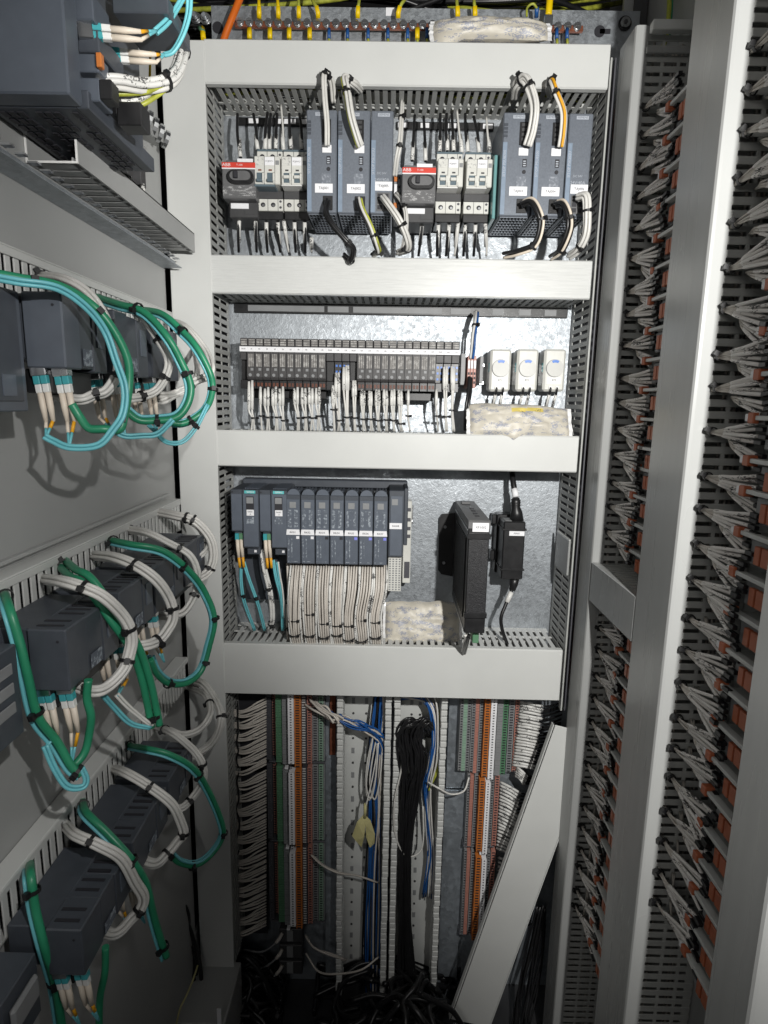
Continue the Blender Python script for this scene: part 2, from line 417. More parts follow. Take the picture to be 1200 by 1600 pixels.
# ------------------------------------------------------------------ the cabinet shell
YF, YB = 0.97, 1.08           # duct fronts, back plate
XL, XR = -0.282, 0.3055       # side ducts' inner walls
XW, XRW = -0.35, 0.405        # left and right mounting walls
FLOOR = -1.24
o = MB().box((-0.30, YB, -0.515), (0.385, YB+0.003, 0.62)).build('back_plate', 'zinc'); struct(o)
for (px, py) in ((976, 37),):
    c = P(px, py, YB-0.001); s = MB(); s.tube([c+Vector((0, 0, 0)), c+Vector((0, -0.002, 0))], 0.0105, 20, 0); s.cyl(c+Vector((0, -0.002, 0)), c+Vector((0, -0.0055, 0)), 0.0075, 16, 1); s.cyl(c+Vector((0, -0.0055, 0)), c+Vector((0, -0.0062, 0)), 0.0035, 6, 2)
    s.build('screw', ['black', 'steel', 'dark'], o)
for (px, py, k) in ((340, 43, 1), (937, 49, 1)):
    c = P(px, py, YB-0.0012); s = MB(); s.cyl(c, c+Vector((0, -0.0006, 0)), 0.0085, 20, 0)
    if px > 600: s.box((c.x, c.y-0.0006, c.z-0.0035), (c.x+0.017, c.y, c.z+0.0035))
    s.build('keyhole', 'ink', o)
for (px, py) in ((307, 30), (322, 31)):
    c = P(px, py, YB-0.002); s = MB(); s.cyl(c, c+Vector((0, -0.003, 0)), 0.0085, 18, 0); s.cyl(c+Vector((0, -0.003, 0)), c+Vector((0, -0.010, 0)), 0.0065, 6, 0); s.cyl(c+Vector((0, -0.010, 0)), c+Vector((0, -0.014, 0)), 0.0035, 10, 1)
    s.build('bolt', ['steel', 'zinc'], o)
# wall behind the plate (the cabinet's own back) and the upper dark space
o = MB().box((-0.62, 1.30, FLOOR), (0.62, 1.31, 1.3)).build('cabinet_back_wall', 'dark'); struct(o)
o = MB().box((-0.62, -0.30, FLOOR-0.01), (0.62, 1.31, FLOOR)).build('cabinet_floor', 'floor'); struct(o)
# left mounting wall, seams between its sheets
o = MB().box((XW-0.004, 0.12, -1.0), (XW, 0.961, 0.115), 0.001).box((XW-0.006, 0.12, FLOOR), (XW-0.002, 1.0, -1.0)).box((XW-0.004, 0.12, 0.1165), (XW, 0.961, 0.9), 0.001).build('cabinet_wall_left', 'wall'); struct(o)
o = MB().box((XW-0.10, 0.12, FLOOR), (XW-0.09, 1.30, 1.1)).build('cabinet_outer_wall_left', 'dark'); struct(o)
o = MB().box((XRW, 0.30, FLOOR), (XRW+0.004, 1.30, 0.9)).build('cabinet_wall_right', 'wall'); struct(o)
# right corner post of the cabinet frame, top right
t = thing('frame_post', 'grey folded steel frame post in the upper right corner behind the side duct', 'frame post', tuple(P(1000, 60, 1.1)))
MB().box((0.392, 1.10, 0.1), (0.402, 1.16, 0.9), 0.001).box((0.402-0.03, 1.12, 0.1), (0.392, 1.13, 0.9), 0.001).build('profile', 'wall', t)
MB().box((0.380, 1.095, 0.57), (0.402, 1.10, 0.72), 0.001).build('gusset', 'dark', t)
# lower back plates: zinc at the sides of the perforated ducts
o = MB().box((-0.345, YB+0.012, FLOOR), (0.385, YB+0.015, -0.516)).build('lower_back_plate', 'zinc_big'); struct(o)

# ------------------------------------------------------------------ horizontal wiring ducts on the back plate
PITCH_F, FW_ = 0.0125, 0.0076
def bar_x(w=FW_, d=YB-YF-0.004, th=0.0018): return MB().box((-w/2, -d/2, -th/2), (w/2, d/2, th/2), 0.0004)
ME_FING = {}
def finger_mesh(key, dims, mm='duct_shaded'):
    k = (key, dims, mm)
    if k not in ME_FING:
        a = tuple(-q/2 for q in dims); b = tuple(q/2 for q in dims)
        ME_FING[k] = MB().box(a, b, 0.0005).mesh('finger', mm)
    return ME_FING[k]
def hduct(label, z0, z1, x0, x1, mm, sides):
    t = thing('wiring_duct', label, 'wiring duct', ((x0+x1)/2, YB, z0), 'horizontal wiring ducts across the back plate')
    s = MB(); s.box((x0, YF, z0), (x1, YF+0.0022, z1), 0.0010)
    for z in (z0, z1): s.box((x0, YF+0.0018, z-0.0009), (x1, YF+0.012, z+0.0009), 0.0005)
    s.build('cover', mm, t)
    MB().box((x0+0.001, YB-0.003, z0+0.002), (x1-0.001, YB-0.0004, z1-0.002)).build('base', 'duct', t)
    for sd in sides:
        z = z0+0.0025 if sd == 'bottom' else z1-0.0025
        n = int((x1-x0-0.01)/PITCH_F); me = finger_mesh('h', (FW_, YB-YF-0.018, 0.0018), 'duct_shaded' if sd == 'bottom' else 'duct')  # underside fingers darkened in colour for shade, same plastic as the top ones
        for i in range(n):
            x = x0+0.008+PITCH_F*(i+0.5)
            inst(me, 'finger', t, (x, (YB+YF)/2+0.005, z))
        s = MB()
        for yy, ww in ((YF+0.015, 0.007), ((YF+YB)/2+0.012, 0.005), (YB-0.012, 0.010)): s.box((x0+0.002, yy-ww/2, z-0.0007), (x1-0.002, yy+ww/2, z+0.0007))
        s.build('web', 'duct_shaded' if sd == 'bottom' else 'duct', t)
    return t
hduct('topmost wide grey wiring duct cover below the copper earth bar', 0.4575, 0.5145, XL, 0.3080, 'duct', ('bottom',))
hduct('scuffed shiny grey wiring duct below the power supplies', 0.1640, 0.2190, XL, XR, 'duct_shiny', ('bottom',))
hduct('grey wiring duct with a crumpled desiccant bag lying on its right end', -0.1060, -0.0490, XL, XR, 'duct', ('top', 'bottom'))
hduct('lowest and tallest grey wiring duct below the controller rack', -0.5085, -0.4160, XL, XR, 'duct', ('top',))
# ------------------------------------------------------------------ vertical ducts left and right of the back plate
def vduct(label, xin, xout, z0, z1, cover, gap=()):
    t = thing('wiring_duct', label, 'wiring duct', ((xin+xout)/2, YB, z0), 'vertical wiring ducts beside the back plate')
    sg = 1 if xout > xin else -1
    if cover:
        MB().box((xin-sg*0.001, YF-0.002, z0), (xout, YF+0.0015, z1), 0.001).build('cover', 'duct', t)
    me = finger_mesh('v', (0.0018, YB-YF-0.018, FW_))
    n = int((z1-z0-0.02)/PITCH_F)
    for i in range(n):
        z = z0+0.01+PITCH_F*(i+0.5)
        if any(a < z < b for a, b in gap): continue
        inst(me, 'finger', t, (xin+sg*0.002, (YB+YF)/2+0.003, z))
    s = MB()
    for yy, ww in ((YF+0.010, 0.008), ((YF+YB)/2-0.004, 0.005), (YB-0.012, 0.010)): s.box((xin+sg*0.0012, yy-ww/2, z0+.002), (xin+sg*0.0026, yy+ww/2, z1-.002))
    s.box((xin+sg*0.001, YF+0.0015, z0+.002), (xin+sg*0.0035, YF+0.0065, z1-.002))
    s.build('web', 'duct_shaded', t)
    MB().box((xout-sg*0.002, YF+0.002, z0+0.002), (xout, YB, z1-0.002)).build('outer_side', 'tdark', t)  # dark colour stands in for the shade inside the duct
    return t
vduct('tall light grey vertical wiring duct cover left of the shelves', XL, -0.345, -1.10, 0.512, True)
vduct('vertical slotted wiring duct right of the shelves, half hidden behind side ducts', 0.3085, 0.318, -0.53, 0.50, False)
# wires glimpsed inside the left and right vertical ducts
for (x, lab) in ((-0.318, 'coloured wires inside the left vertical duct seen through its slots'), (0.330, 'dark wires inside the right vertical duct seen through its slots')):
    t = thing('duct_wires', lab, 'wires', (x, 1.03, -0.5))
    for (mm, k) in (('wire', 6), ('pink', 3), ('black_wire', 6)):
        s = MB()
        for i in range(k):
            xx = x+random.uniform(-.012, .018) if x < 0 else x+random.uniform(-.006, .018); yy = random.uniform(0.99, 1.06)
            s.wire([(xx, yy, -0.52), (xx+.006, yy+.004, -.2), (xx-.006, yy, .1), (xx+.003, yy-.004, .3), (xx, yy, .46)], 0.0017, 5, 6)
        s.build('wires', mm, t, 'stuff')
# wires glimpsed through the slotted undersides of the top ducts
t = thing('duct_wires', 'bundle of black and green wires inside the top wiring duct', 'wires', (0, 1.03, 0.47))
s = MB(); s2 = MB()
for i in range(16): (s if i % 3 else s2).wire([(XL+.01, random.uniform(1., 1.06), random.uniform(.468, .50)), (-.1, random.uniform(1., 1.06), random.uniform(.468, .5)), (.1, random.uniform(1., 1.06), random.uniform(.468, .5)), (XR-.01, random.uniform(1., 1.06), random.uniform(.468, .5))], 0.002, 5, 6)
s.build('wires', 'black_wire', t, 'stuff'); s2.build('wires', 'ygreen', t, 'stuff')
# label holder strips just below the ducts
def strip(label, x0, x1, z, h, tabs, mm='black', tm='label'):
    t = thing('label_strip', label, 'label strip', ((x0+x1)/2, YB, z))
    MB().box((x0, YB-0.006, z-h/2), (x1, YB-0.0008, z+h/2), 0.001).build('holder', mm, t)
    for (a, b) in tabs: MB().box((a, YB-0.0072, z-h*0.3), (b, YB-0.0062, z+h*0.3)).build('label_tab', tm, t)
zt = P(420, 190, YB-.005).z
strip('black label holder strip with white tabs behind the left power supplies', -0.262, -0.06, zt, 0.012, [(-.243, -.226), (-.196, -.165), (-.157, -.143)])
strip('black label holder strip with white tabs behind the right breakers', 0.0, 0.16, zt-.003, 0.012, [(0.003, .018), (.040, .054), (.085, .10), (.142, .158)])
zt2 = P(600, 485, YB-.005).z
strip('dark label holder strip along the underside of the second duct', -0.274, 0.302, zt2, 0.016, [(-.250, -.118), (-.112, -.076), (-.068, .085), (.10, .135), (.172, .192), (.218, .238), (.262, .282)], 'black', 'tgrey')  # white tabs greyed: the shade below the duct is in their colour
# ------------------------------------------------------------------ right side wall: vertical ducts, terminal rows, wire bundles
XC = 0.320
def side_duct(label, y0, y1, z0, z1, nf=True, chamfer_top=False):
    t = thing('wiring_duct', label, 'wiring duct', (XRW, (y0+y1)/2, z0), 'vertical wiring ducts on the right wall')
    s = MB()
    prof = [(XC, y1), (XC, y0+0.004), (XC+0.0012, y0+0.0012), (XC+0.004, y0), (XC+0.0135, y0), (XC+0.0135, y0+0.0018), (XC+0.005, y0+0.0018), (XC+0.002, y0+0.005), (XC+0.002, y1)]
    s.prism(prof, 2, z0, z1)
    s.box((XC+0.0002, y1-0.0018, z0), (XC+0.0135, y1, z1))
    s.box((XC+0.0136, y0+0.0014, z0), (XC+0.0185, y0+0.0034, z1))
    s.build('cover', 'duct_gloss', t)
    x0, x1 = XC+0.014, XRW-0.001
    if nf:
        me = finger_mesh('r', (x1-x0, 0.0018, 0.0080), 'duct_shaded')
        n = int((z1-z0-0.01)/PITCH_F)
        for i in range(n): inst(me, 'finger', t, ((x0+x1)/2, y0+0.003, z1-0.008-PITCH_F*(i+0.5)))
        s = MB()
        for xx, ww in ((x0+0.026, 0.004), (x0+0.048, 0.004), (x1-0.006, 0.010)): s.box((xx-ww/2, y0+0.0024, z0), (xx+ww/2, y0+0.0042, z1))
        s.build('web', 'duct_shaded', t)
    MB().box((x0, y1-0.004, z0), (x1, y1-0.002, z1)).build('far_side', 'duct_shaded', t)
    # wires lying inside, glimpsed through the slots
    s = MB()
    for i in range(9):
        xx = random.uniform(x0+0.008, x1-0.006); yy = random.uniform(y0+0.012, y1-0.010)
        s.wire([(xx, yy, z0+.01), (xx+.004, yy, z0+(z1-z0)*.35), (xx-.004, yy+.003, z0+(z1-z0)*.7), (xx, yy, z1-.01)], 0.0016, 5, 6)
    s.build('wires', 'wire_pink', t, 'stuff')
    return t
side_duct('far right glossy vertical duct with light rounded edge, nearest the back plate', 0.908, 0.965, FLOOR, 0.505)
side_duct('middle right broad glossy vertical duct running the full height of the photo', 0.646, 0.735, FLOOR, 0.72)
side_duct('near right duct cover cut by the lower right edge of the photo', 0.430, 0.4885, FLOOR, 0.45, False)
# link duct between the far and the middle right ducts
t = thing('wiring_duct', 'short horizontal grey duct bridging the two tall right ducts', 'wiring duct', (XRW, 0.82, -0.302))
MB().box((XC, 0.738, -0.302), (XC+0.002, 0.906, -0.240), 0.0008).box((XC+0.002, 0.738, -0.2420), (XC+0.011, 0.906, -0.2402)).build('cover', 'duct_gloss', t)
me = finger_mesh('k', (XRW-XC-0.016, 0.0078, 0.0018), 'duct_shaded')
for i in range(13): inst(me, 'finger', t, ((XC+XRW)/2+.005, 0.745+PITCH_F*(i+0.4), -0.2425))
MB().box((XC+0.04, 0.74, -0.2440), (XC+0.045, 0.905, -0.2425)).build('web', 'duct_shaded', t)
# the little grey cover box left of the far right duct
q0, q1 = PX(876, 839, .297), PX(876, 896, .297)
t = thing('junction_box', 'small plain grey box sticking out beside the far right duct near the power brick', 'box', (0.31, 1.0, q1.z))
MB().box((0.3030, 0.975, q1.z), (0.3066, 1.05, q0.z), 0.0008).build('body', 'duct_gloss', t)
MB().box((0.3034, 0.976, q0.z), (0.3062, 1.049, q0.z+0.0015), 0.0004).build('lid', 'duct', t)
# top bar over the far terminal row
t = thing('support_rail', 'light grey flat support rail at the top between the two tall right ducts', 'rail', (0.35, 0.82, 0.495))
MB().box((0.334, 0.885, 0.488), (0.404, 0.897, 0.500), 0.001).build('bar', 'duct', t)
t = thing('support_rail', 'darker narrow rail just below the light rail at top right', 'rail', (0.35, 0.82, 0.47))
MB().box((0.334, 0.90, 0.468), (0.404, 0.904, 0.476), 0.001).build('bar', 'duct_gloss', t)

def loom_mesh(seed, lo):
    """wire sleeves of one terminal: upper fan from the tie, lower fan; local coordinates, runs towards -Y"""
    r = random.Random(seed); up = MB(); dn = MB(); pl = MB()
    def one(mb, a, b, d, k, rs):
        m = (b+d)/2+Vector((r.uniform(-.001, .001), 0, r.uniform(-.0012, .0004)))
        mb.tube(catmull([a, b, b.lerp(m, .5)], 4), 0.0012, 6, 0)
        mb.tube(catmull([b.lerp(m, .22), m, d], 5), [rs*.8]+[rs]*10, 8, 1+k % 2)
        pl.box((d.x-.0026, d.y-.010, d.z-.0021), (d.x+.0026, d.y+.001, d.z+.0021), 0.0004)
    n = 4+seed % 2
    for k in range(n):
        z1 = 0.0120-0.0063*k+r.uniform(-.0008, .0008); x1 = -.005+.0020*(k % 2)+r.uniform(-.001, .001)
        a = Vector((-.016+r.uniform(-.0015, .0015), 0.010, r.uniform(-.0015, .0015)))
        b = Vector((-.0145+r.uniform(-.002, .001), -0.010-.004*r.random(), 0.0026-0.0017*k)); d = Vector((x1, -0.060+r.uniform(-.008, .006), z1))
        one(up, a, b, d, k, 0.0020)
    for k in range(3):
        z1 = -0.0205-0.0060*k+r.uniform(-.0008, .0008); x1 = -.003+.0020*(k % 2)+r.uniform(-.001, .001)
        a = Vector((0.004+r.uniform(-.002, .002), 0.006, -.004)); b = Vector((-.006, -0.016-.002*k, -0.009-.003*k)); d = Vector((x1, -0.060+r.uniform(-.007, .005), z1))
        one(dn, a, b, d, k, 0.0019)
    tie = MB().ring((-.0155, 0.0, 0), (0.1, 1, 0.05), 0.0040, 0.0034, 0.0011, 12, 0, head=(-1, -.2, r.uniform(0.2, 1)))
    ms = ['wire_pink', 'sleeve_y', 'sleeve_y2']
    return [up.mesh('upper_wires', ms), dn.mesh('lower_wires', ms), pl.mesh('ferrule_plugs', 'black'), tie.mesh('cable_tie', 'tie')]
M['sleeve_y2'] = flecked('printed_sleeve_run_b', (0.64, 0.61, 0.58), (0.06, 0.055, 0.055), 480, 0.352, 0.45, stretch=(1, 0.5, 2.4))
LOOMS = [loom_mesh(s, 0) for s in range(16)]
def block_meshes():
    body = MB().box((0.004, -0.125, -0.030), (0.055, -0.066, -0.004), 0.001)
    for k in range(3):
        for j in range(2): body.box((0.0035, -0.078-0.012*j-0.007, -0.010-0.0075*k-.004), (0.0042, -0.078-0.012*j, -0.010-0.0075*k), m=1)
    clip = MB().box((-0.001, -0.110, -0.027), (0.0038, -0.091, -0.009), 0.0006).box((-0.001, -0.0888, -0.027), (0.0038, -0.080, -0.009), 0.0006)
    latch = MB().box((-0.0060, -0.0600, -0.0055), (0.005, -0.0500, 0.0050), 0.0009)
    tg = MB().box((-0.0050, -0.0503, -0.0036), (0.003, -0.0440, 0.0036), 0.0007); tg.box((-0.0042, -0.0450, -0.001), (-0.0005, -0.0437, 0.0014), m=1)
    mark = MB().box((-0.0045, -0.118, -0.0022), (0.0045, -0.0600, 0.0022), 0.0006)
    lever = MB().box((0.004, -0.121, -0.0030), (0.050, -0.064, 0.0015), 0.0006)
    return [('body', body.mesh('body', ['tgrey', 'tdark'])), ('orange_clip', clip.mesh('orange_clip', 'orange_dull')), ('latch', latch.mesh('latch', 'orange_dull')), ('end_tag', tg.mesh('end_tag', ['label', 'tdark'])), ('marker_strip', mark.mesh('marker_strip', 'duct')), ('carrier', lever.mesh('carrier', 'duct_shaded'))]
BLOCK = block_meshes()
def terminal_row(y0, zs, where, side):
    for i, z in enumerate(zs):
        off = -0.024 if z > -0.05 else -0.013
        org = Vector((0.357, y0, z)); rnd = random.Random(i*13+int(y0*100))
        bl = thing('terminal_block', f'{ORD[i]} orange-latched terminal block from the top in the {where} column', 'terminal block', tuple(org+Vector((0.05, -.09, off-.02))), f'terminal blocks of the {where} column')
        for nm, me in BLOCK: inst(me, nm, bl, org+Vector((-0.004, 0, off)))
        lm = thing('wire_bundle', f'{ORD[i]} fan of printed white wire sleeves from the top in the {where} column', 'wire bundle', tuple(org), f'wire fans of the {where} column')
        lo = LOOMS[rnd.randrange(16)]; rot = (rnd.uniform(-.14, .14), rnd.uniform(-.2, .2), rnd.uniform(-.08, .08))
        dz = rnd.uniform(-.004, .004)
        for nm, me in zip(('upper_wires', 'lower_wires', 'ferrule_plugs', 'cable_tie'), lo):
            inst(me, nm, lm, org+Vector((0, 0, dz)), 'stuff' if 'wire' in nm or 'plug' in nm else None).rotation_euler = rot
zsA = [0.405-0.0397*i for i in range(33)]
zsA = [z for z in zsA if not (-0.30 < z-0.01 < -0.205)]
terminal_row(0.905, zsA, 'far right', 'far')
zsB = [0.385-0.0410*i for i in range(25)]
terminal_row(0.640, zsB, 'near right', 'near')
# ------------------------------------------------------------------ shelf 1: switches, breakers, power supplies
def label_on(parent, x, z, w, h, y, s, size, name='label_sticker'):
    o = MB().box((x-w/2, y-0.0006, z-h/2), (x+w/2, y, z+h/2)).build(name, 'label', parent)
    text(s, size, o, (x, y-0.0009, z), name='lettering')
    return o
def psu(label, x0, x1, z0, z1, tagtext, kind, grp):
    t = thing('power_supply', label, 'power supply', ((x0+x1)/2, 1.0, z0), grp)
    Y = 0.960; w = x1-x0
    s = MB().box((x0+.0004, Y, z0), (x1-.0004, 1.066, z1), 0.0015); s.build('housing', 'psu', t)
    MB().box((x0+0.001, Y-0.0007, z0+0.002), (x0+0.0075, Y-0.0001, z1-0.040), 0.0002).build('side_stripe', 'psu_light', t)
    text('SITOP PSU8200' if kind != 'r' else 'SITOP PSE202U', 0.0055, t, (x0+0.0043, Y-0.0010, z0+0.072), rot=math.pi/2, m='ink_grey')
    MB().box((x0+w*.30, Y-0.0006, z1-0.0085), (x0+w*.30+0.0175, Y-0.0001, z1-0.0040)).build('brand_plate', 'ink_grey', t)
    text('SIEMENS', 0.0042, t, (x0+w*.30+0.00875, Y-0.0009, z1-0.0062), m='psu')
    # underside grille
    g = MB(); nx, ny = 8 if w > .042 else 6, 7
    for i in range(nx+1):
        x = x0+0.003+(w-0.006)*i/nx; g.box((x-.0007, Y+0.004, z0-0.0016), (x+.0007, Y+0.100, z0-0.0002))
    for j in range(ny+1):
        y = Y+0.004+0.096*j/ny; g.box((x0+0.003, y-.0007, z0-0.0014), (x1-0.003, y+.0007, z0-0.0003))
    g.build('vent_grille', 'psu', t)
    MB().box((x0+.002, Y+.003, z0-0.0002), (x1-.002, 1.06, z0+0.0003)).build('vent_opening', 'ink', t)
    if kind != 'r':
        MB().box((x0+w*.52, Y-0.0010, z1-0.044), (x0+w*.80, Y-0.0001, z1-0.013), 0.0004).build('output_terminal', 'black', t)
        b = MB()
        for k in range(4): b.box((x0+w*.58, Y-0.0018, z1-0.019-0.0065*k), (x0+w*.74, Y-0.0009, z1-0.0150-0.0065*k), m=0)
        b.build('terminal_screws', 'dark', t)
        MB().box((x0+w*.52, Y-0.0012, z1-0.058), (x0+w*.82, Y-0.0001, z1-0.0475), 0.0003).build('connector', 'label', t)
        b = MB().box((x0+w*.66, Y-0.0008, z1-0.0735), (x0+w*.79, Y-0.0001, z1-0.0625))
        for k in range(3): b.box((x0+w*.68, Y-0.0013, z1-0.0665-.003*k), (x0+w*.76, Y-0.0007, z1-0.0650-.003*k), m=1)
        b.build('dip_switch', ['ink', 'ink_grey'], t)
        MB().cyl((x0+w*.72, Y+.001, z1-0.080), (x0+w*.72, Y-0.0009, z1-0.080), 0.0028, 14).build('adjust_screw', 'ink', t)
        b = MB()
        for k in range(4): b.box((x0+0.0012, Y-0.0009, z1-0.0150-0.0050*k-.0036), (x0+0.0072, Y-0.0001, z1-0.0150-0.0050*k))
        b.build('status_lights', 'plc', t)
        MB().box((x0+w*.50, Y-0.0005, z1-0.104), (x0+w*.80, Y-0.0001, z1-0.086)).build('rating_print', 'psu_print', t)
        MB().box((x0+w*.54, Y-0.0012, z0+0.004), (x0+w*.86, Y-0.0001, z0+0.024), 0.0004).build('input_terminal', 'black', t)
        label_on(t, x0+w*.57, z0+0.0345, 0.0265, 0.0125, Y-0.0001, tagtext, 0.0050)
    else:
        text('24V/40A', 0.0062, t, (x0+w*.52, Y-0.0009, z1-0.094), m='ink_grey'); text('DC 24V', 0.0042, t, (x0+w*.50, Y-0.0009, z1-0.085), m='ink_grey'); text('OUT 4x10A', 0.0036, t, (x0+w*.52, Y-0.0009, z1-0.101), m='ink_grey')
        label_on(t, x0+w*.60, z0+0.0385, 0.0255, 0.0125, Y-0.0001, tagtext, 0.0050)
        b = MB().box((x0+w*.30, Y-0.0010, z0+0.004), (x0+w*.90, Y-0.0001, z0+0.030), 0.0004)
        for i in range(2):
            for j in range(3): b.box((x0+w*(.34+.28*i), Y-0.0016, z0+0.006+0.008*j), (x0+w*(.34+.28*i)+0.0068, Y-0.0009, z0+0.0120+0.008*j), m=1)
        b.build('output_terminal', ['iso', 'ink'], t)
    return t
zP0, zP1 = 0.2785, 0.4195
bx = [(-0.1320, -0.0865), (-0.0860, -0.0375), (-0.0370, -0.0035)]
names = [('TAJ001', 'a'), ('TAJ002', 'b'), ('TAJ005', 'r')]
lab = ['leftmost blue-grey power supply in the left trio, labelled TAJ001', 'middle power supply of the left trio with yellow-striped wires at its foot, labelled TAJ002', 'narrow power supply at the right of the left trio, labelled TAJ005']
for (a, b), (n, k), l in zip(bx, names, lab): psu(l, a, b, zP0, zP1, n, k, 'blue-grey power supplies on the top shelf')
bx = [(0.1565, 0.2035), (0.2045, 0.2515), (0.2520, 0.2880)]
names = [('TAJ003', 'a'), ('TAJ004', 'b'), ('TAJ006', 'r')]
lab = ['power supply right of the teal cover in the right trio, labelled TAJ003', 'middle power supply of the right trio, labelled TAJ004', 'rightmost narrow power supply, next to the right duct, labelled TAJ006']
for (a, b), (n, k), l in zip(bx, names, lab): psu(l, a, b, zP0, zP1, n, k, 'blue-grey power supplies on the top shelf')
t = thing('end_cover', 'translucent teal plastic cover left of the right power supplies', 'cover', (0.15, 1.0, 0.28))
MB().box((0.1500, 0.985, 0.282), (0.1562, 1.05, 0.372), 0.001).build('panel', 'teal_clear', t)
s = MB(); s.prism([(1.055, .372), (.992, .372), (1.035, .392), (1.055, .398)], 0, 0.1502, 0.1560); s.build('upper_wedge', 'teal_clear', t)
def isolator(label, x0, z1):
    """grey switch with a red band and a rotary handle; x0 left edge, z1 top of the main front"""
    t = thing('isolator_switch', label, 'switch', (x0+.025, 1.06, z1-.08), 'isolator switches with a red band')
    w = 0.0520; Y = 0.985
    MB().box((x0, Y, z1-0.058), (x0+w, 1.06, z1), 0.0015).build('housing', 'iso', t)
    MB().box((x0+.001, Y-.0006, z1-0.054), (x0+w-.001, Y-.0001, z1-0.038)).build('rating_print', 'iso_print', t)
    b = MB().box((x0+.006, 1.000, z1-0.084), (x0+w-.001, 1.06, z1-0.0582), 0.0015)
    b.box((x0+.030, 0.999, z1-.078), (x0+.050, 1.001, z1-.068)); b.build('lower_housing', 'dark', t)
    MB().box((x0+.009, 0.9975, z1-0.0700), (x0+.037, 0.9998, z1-0.0610), 0.0006).build('sticker', 'label', t)
    b = MB().box((x0+.004, 0.995, z1), (x0+.022, 1.05, z1+.006), 0.0006).box((x0+.046, 0.995, z1), (x0+w, 1.05, z1+.006), 0.0006); b.build('top_lug', 'iso', t)
    MB().box((x0+.0225, 0.992, z1-.002), (x0+.0465, 0.9945, z1+.0075)).build('top_label', 'label', t)
    band = MB().box((x0+.0005, Y-.0010, z1-0.0100), (x0+w-.0005, Y-.0001, z1-0.0015), 0.0002).build('red_band', 'red', t)
    text('ABB', 0.0072, band, (x0+.0075, Y-.0014, z1-0.0058), m='ink_white'); text('T-100', 0.0040, band, (x0+.0275, Y-.0014, z1-0.0058), m='ink_white')
    MB().box((x0+.0005, Y-.0011, z1-0.0120), (x0+w-.0005, Y-.0001, z1-0.0101)).build('white_line', 'label', t)
    # handle: rounded slot with a raised lever
    cx, cz = x0+.030, z1-0.0255; poly = []
    for k in range(20):
        a = 2*math.pi*k/20; poly.append((cx+math.copysign(.0088, math.cos(a))+.0110*math.cos(a), cz+.0110*math.sin(a)))
    h = MB().prism(poly, 1, Y-.0001, Y-.008).build('handle', 'black', t)
    poly2 = [(cx+(x-cx)*.80, cz+(z-cz)*.68) for x, z in poly]
    MB().prism(poly2, 1, Y-.0081, Y-.0105).build('handle_rim', 'iso', h)
    MB().box((cx-.009, Y-.0150, cz-.005), (cx-.003, Y-.0106, cz+.006), 0.0006).build('lever', 'ink', h)
    return squash(t, z1, .90)
isolator('left grey isolator switch with red ABB band and black rotary handle', P(346, 250, .985).x, P(346, 252, .985).z)
isolator('right grey isolator switch with red ABB band and black rotary handle', P(628.5, 258, .985).x, P(628, 260, .985).z)
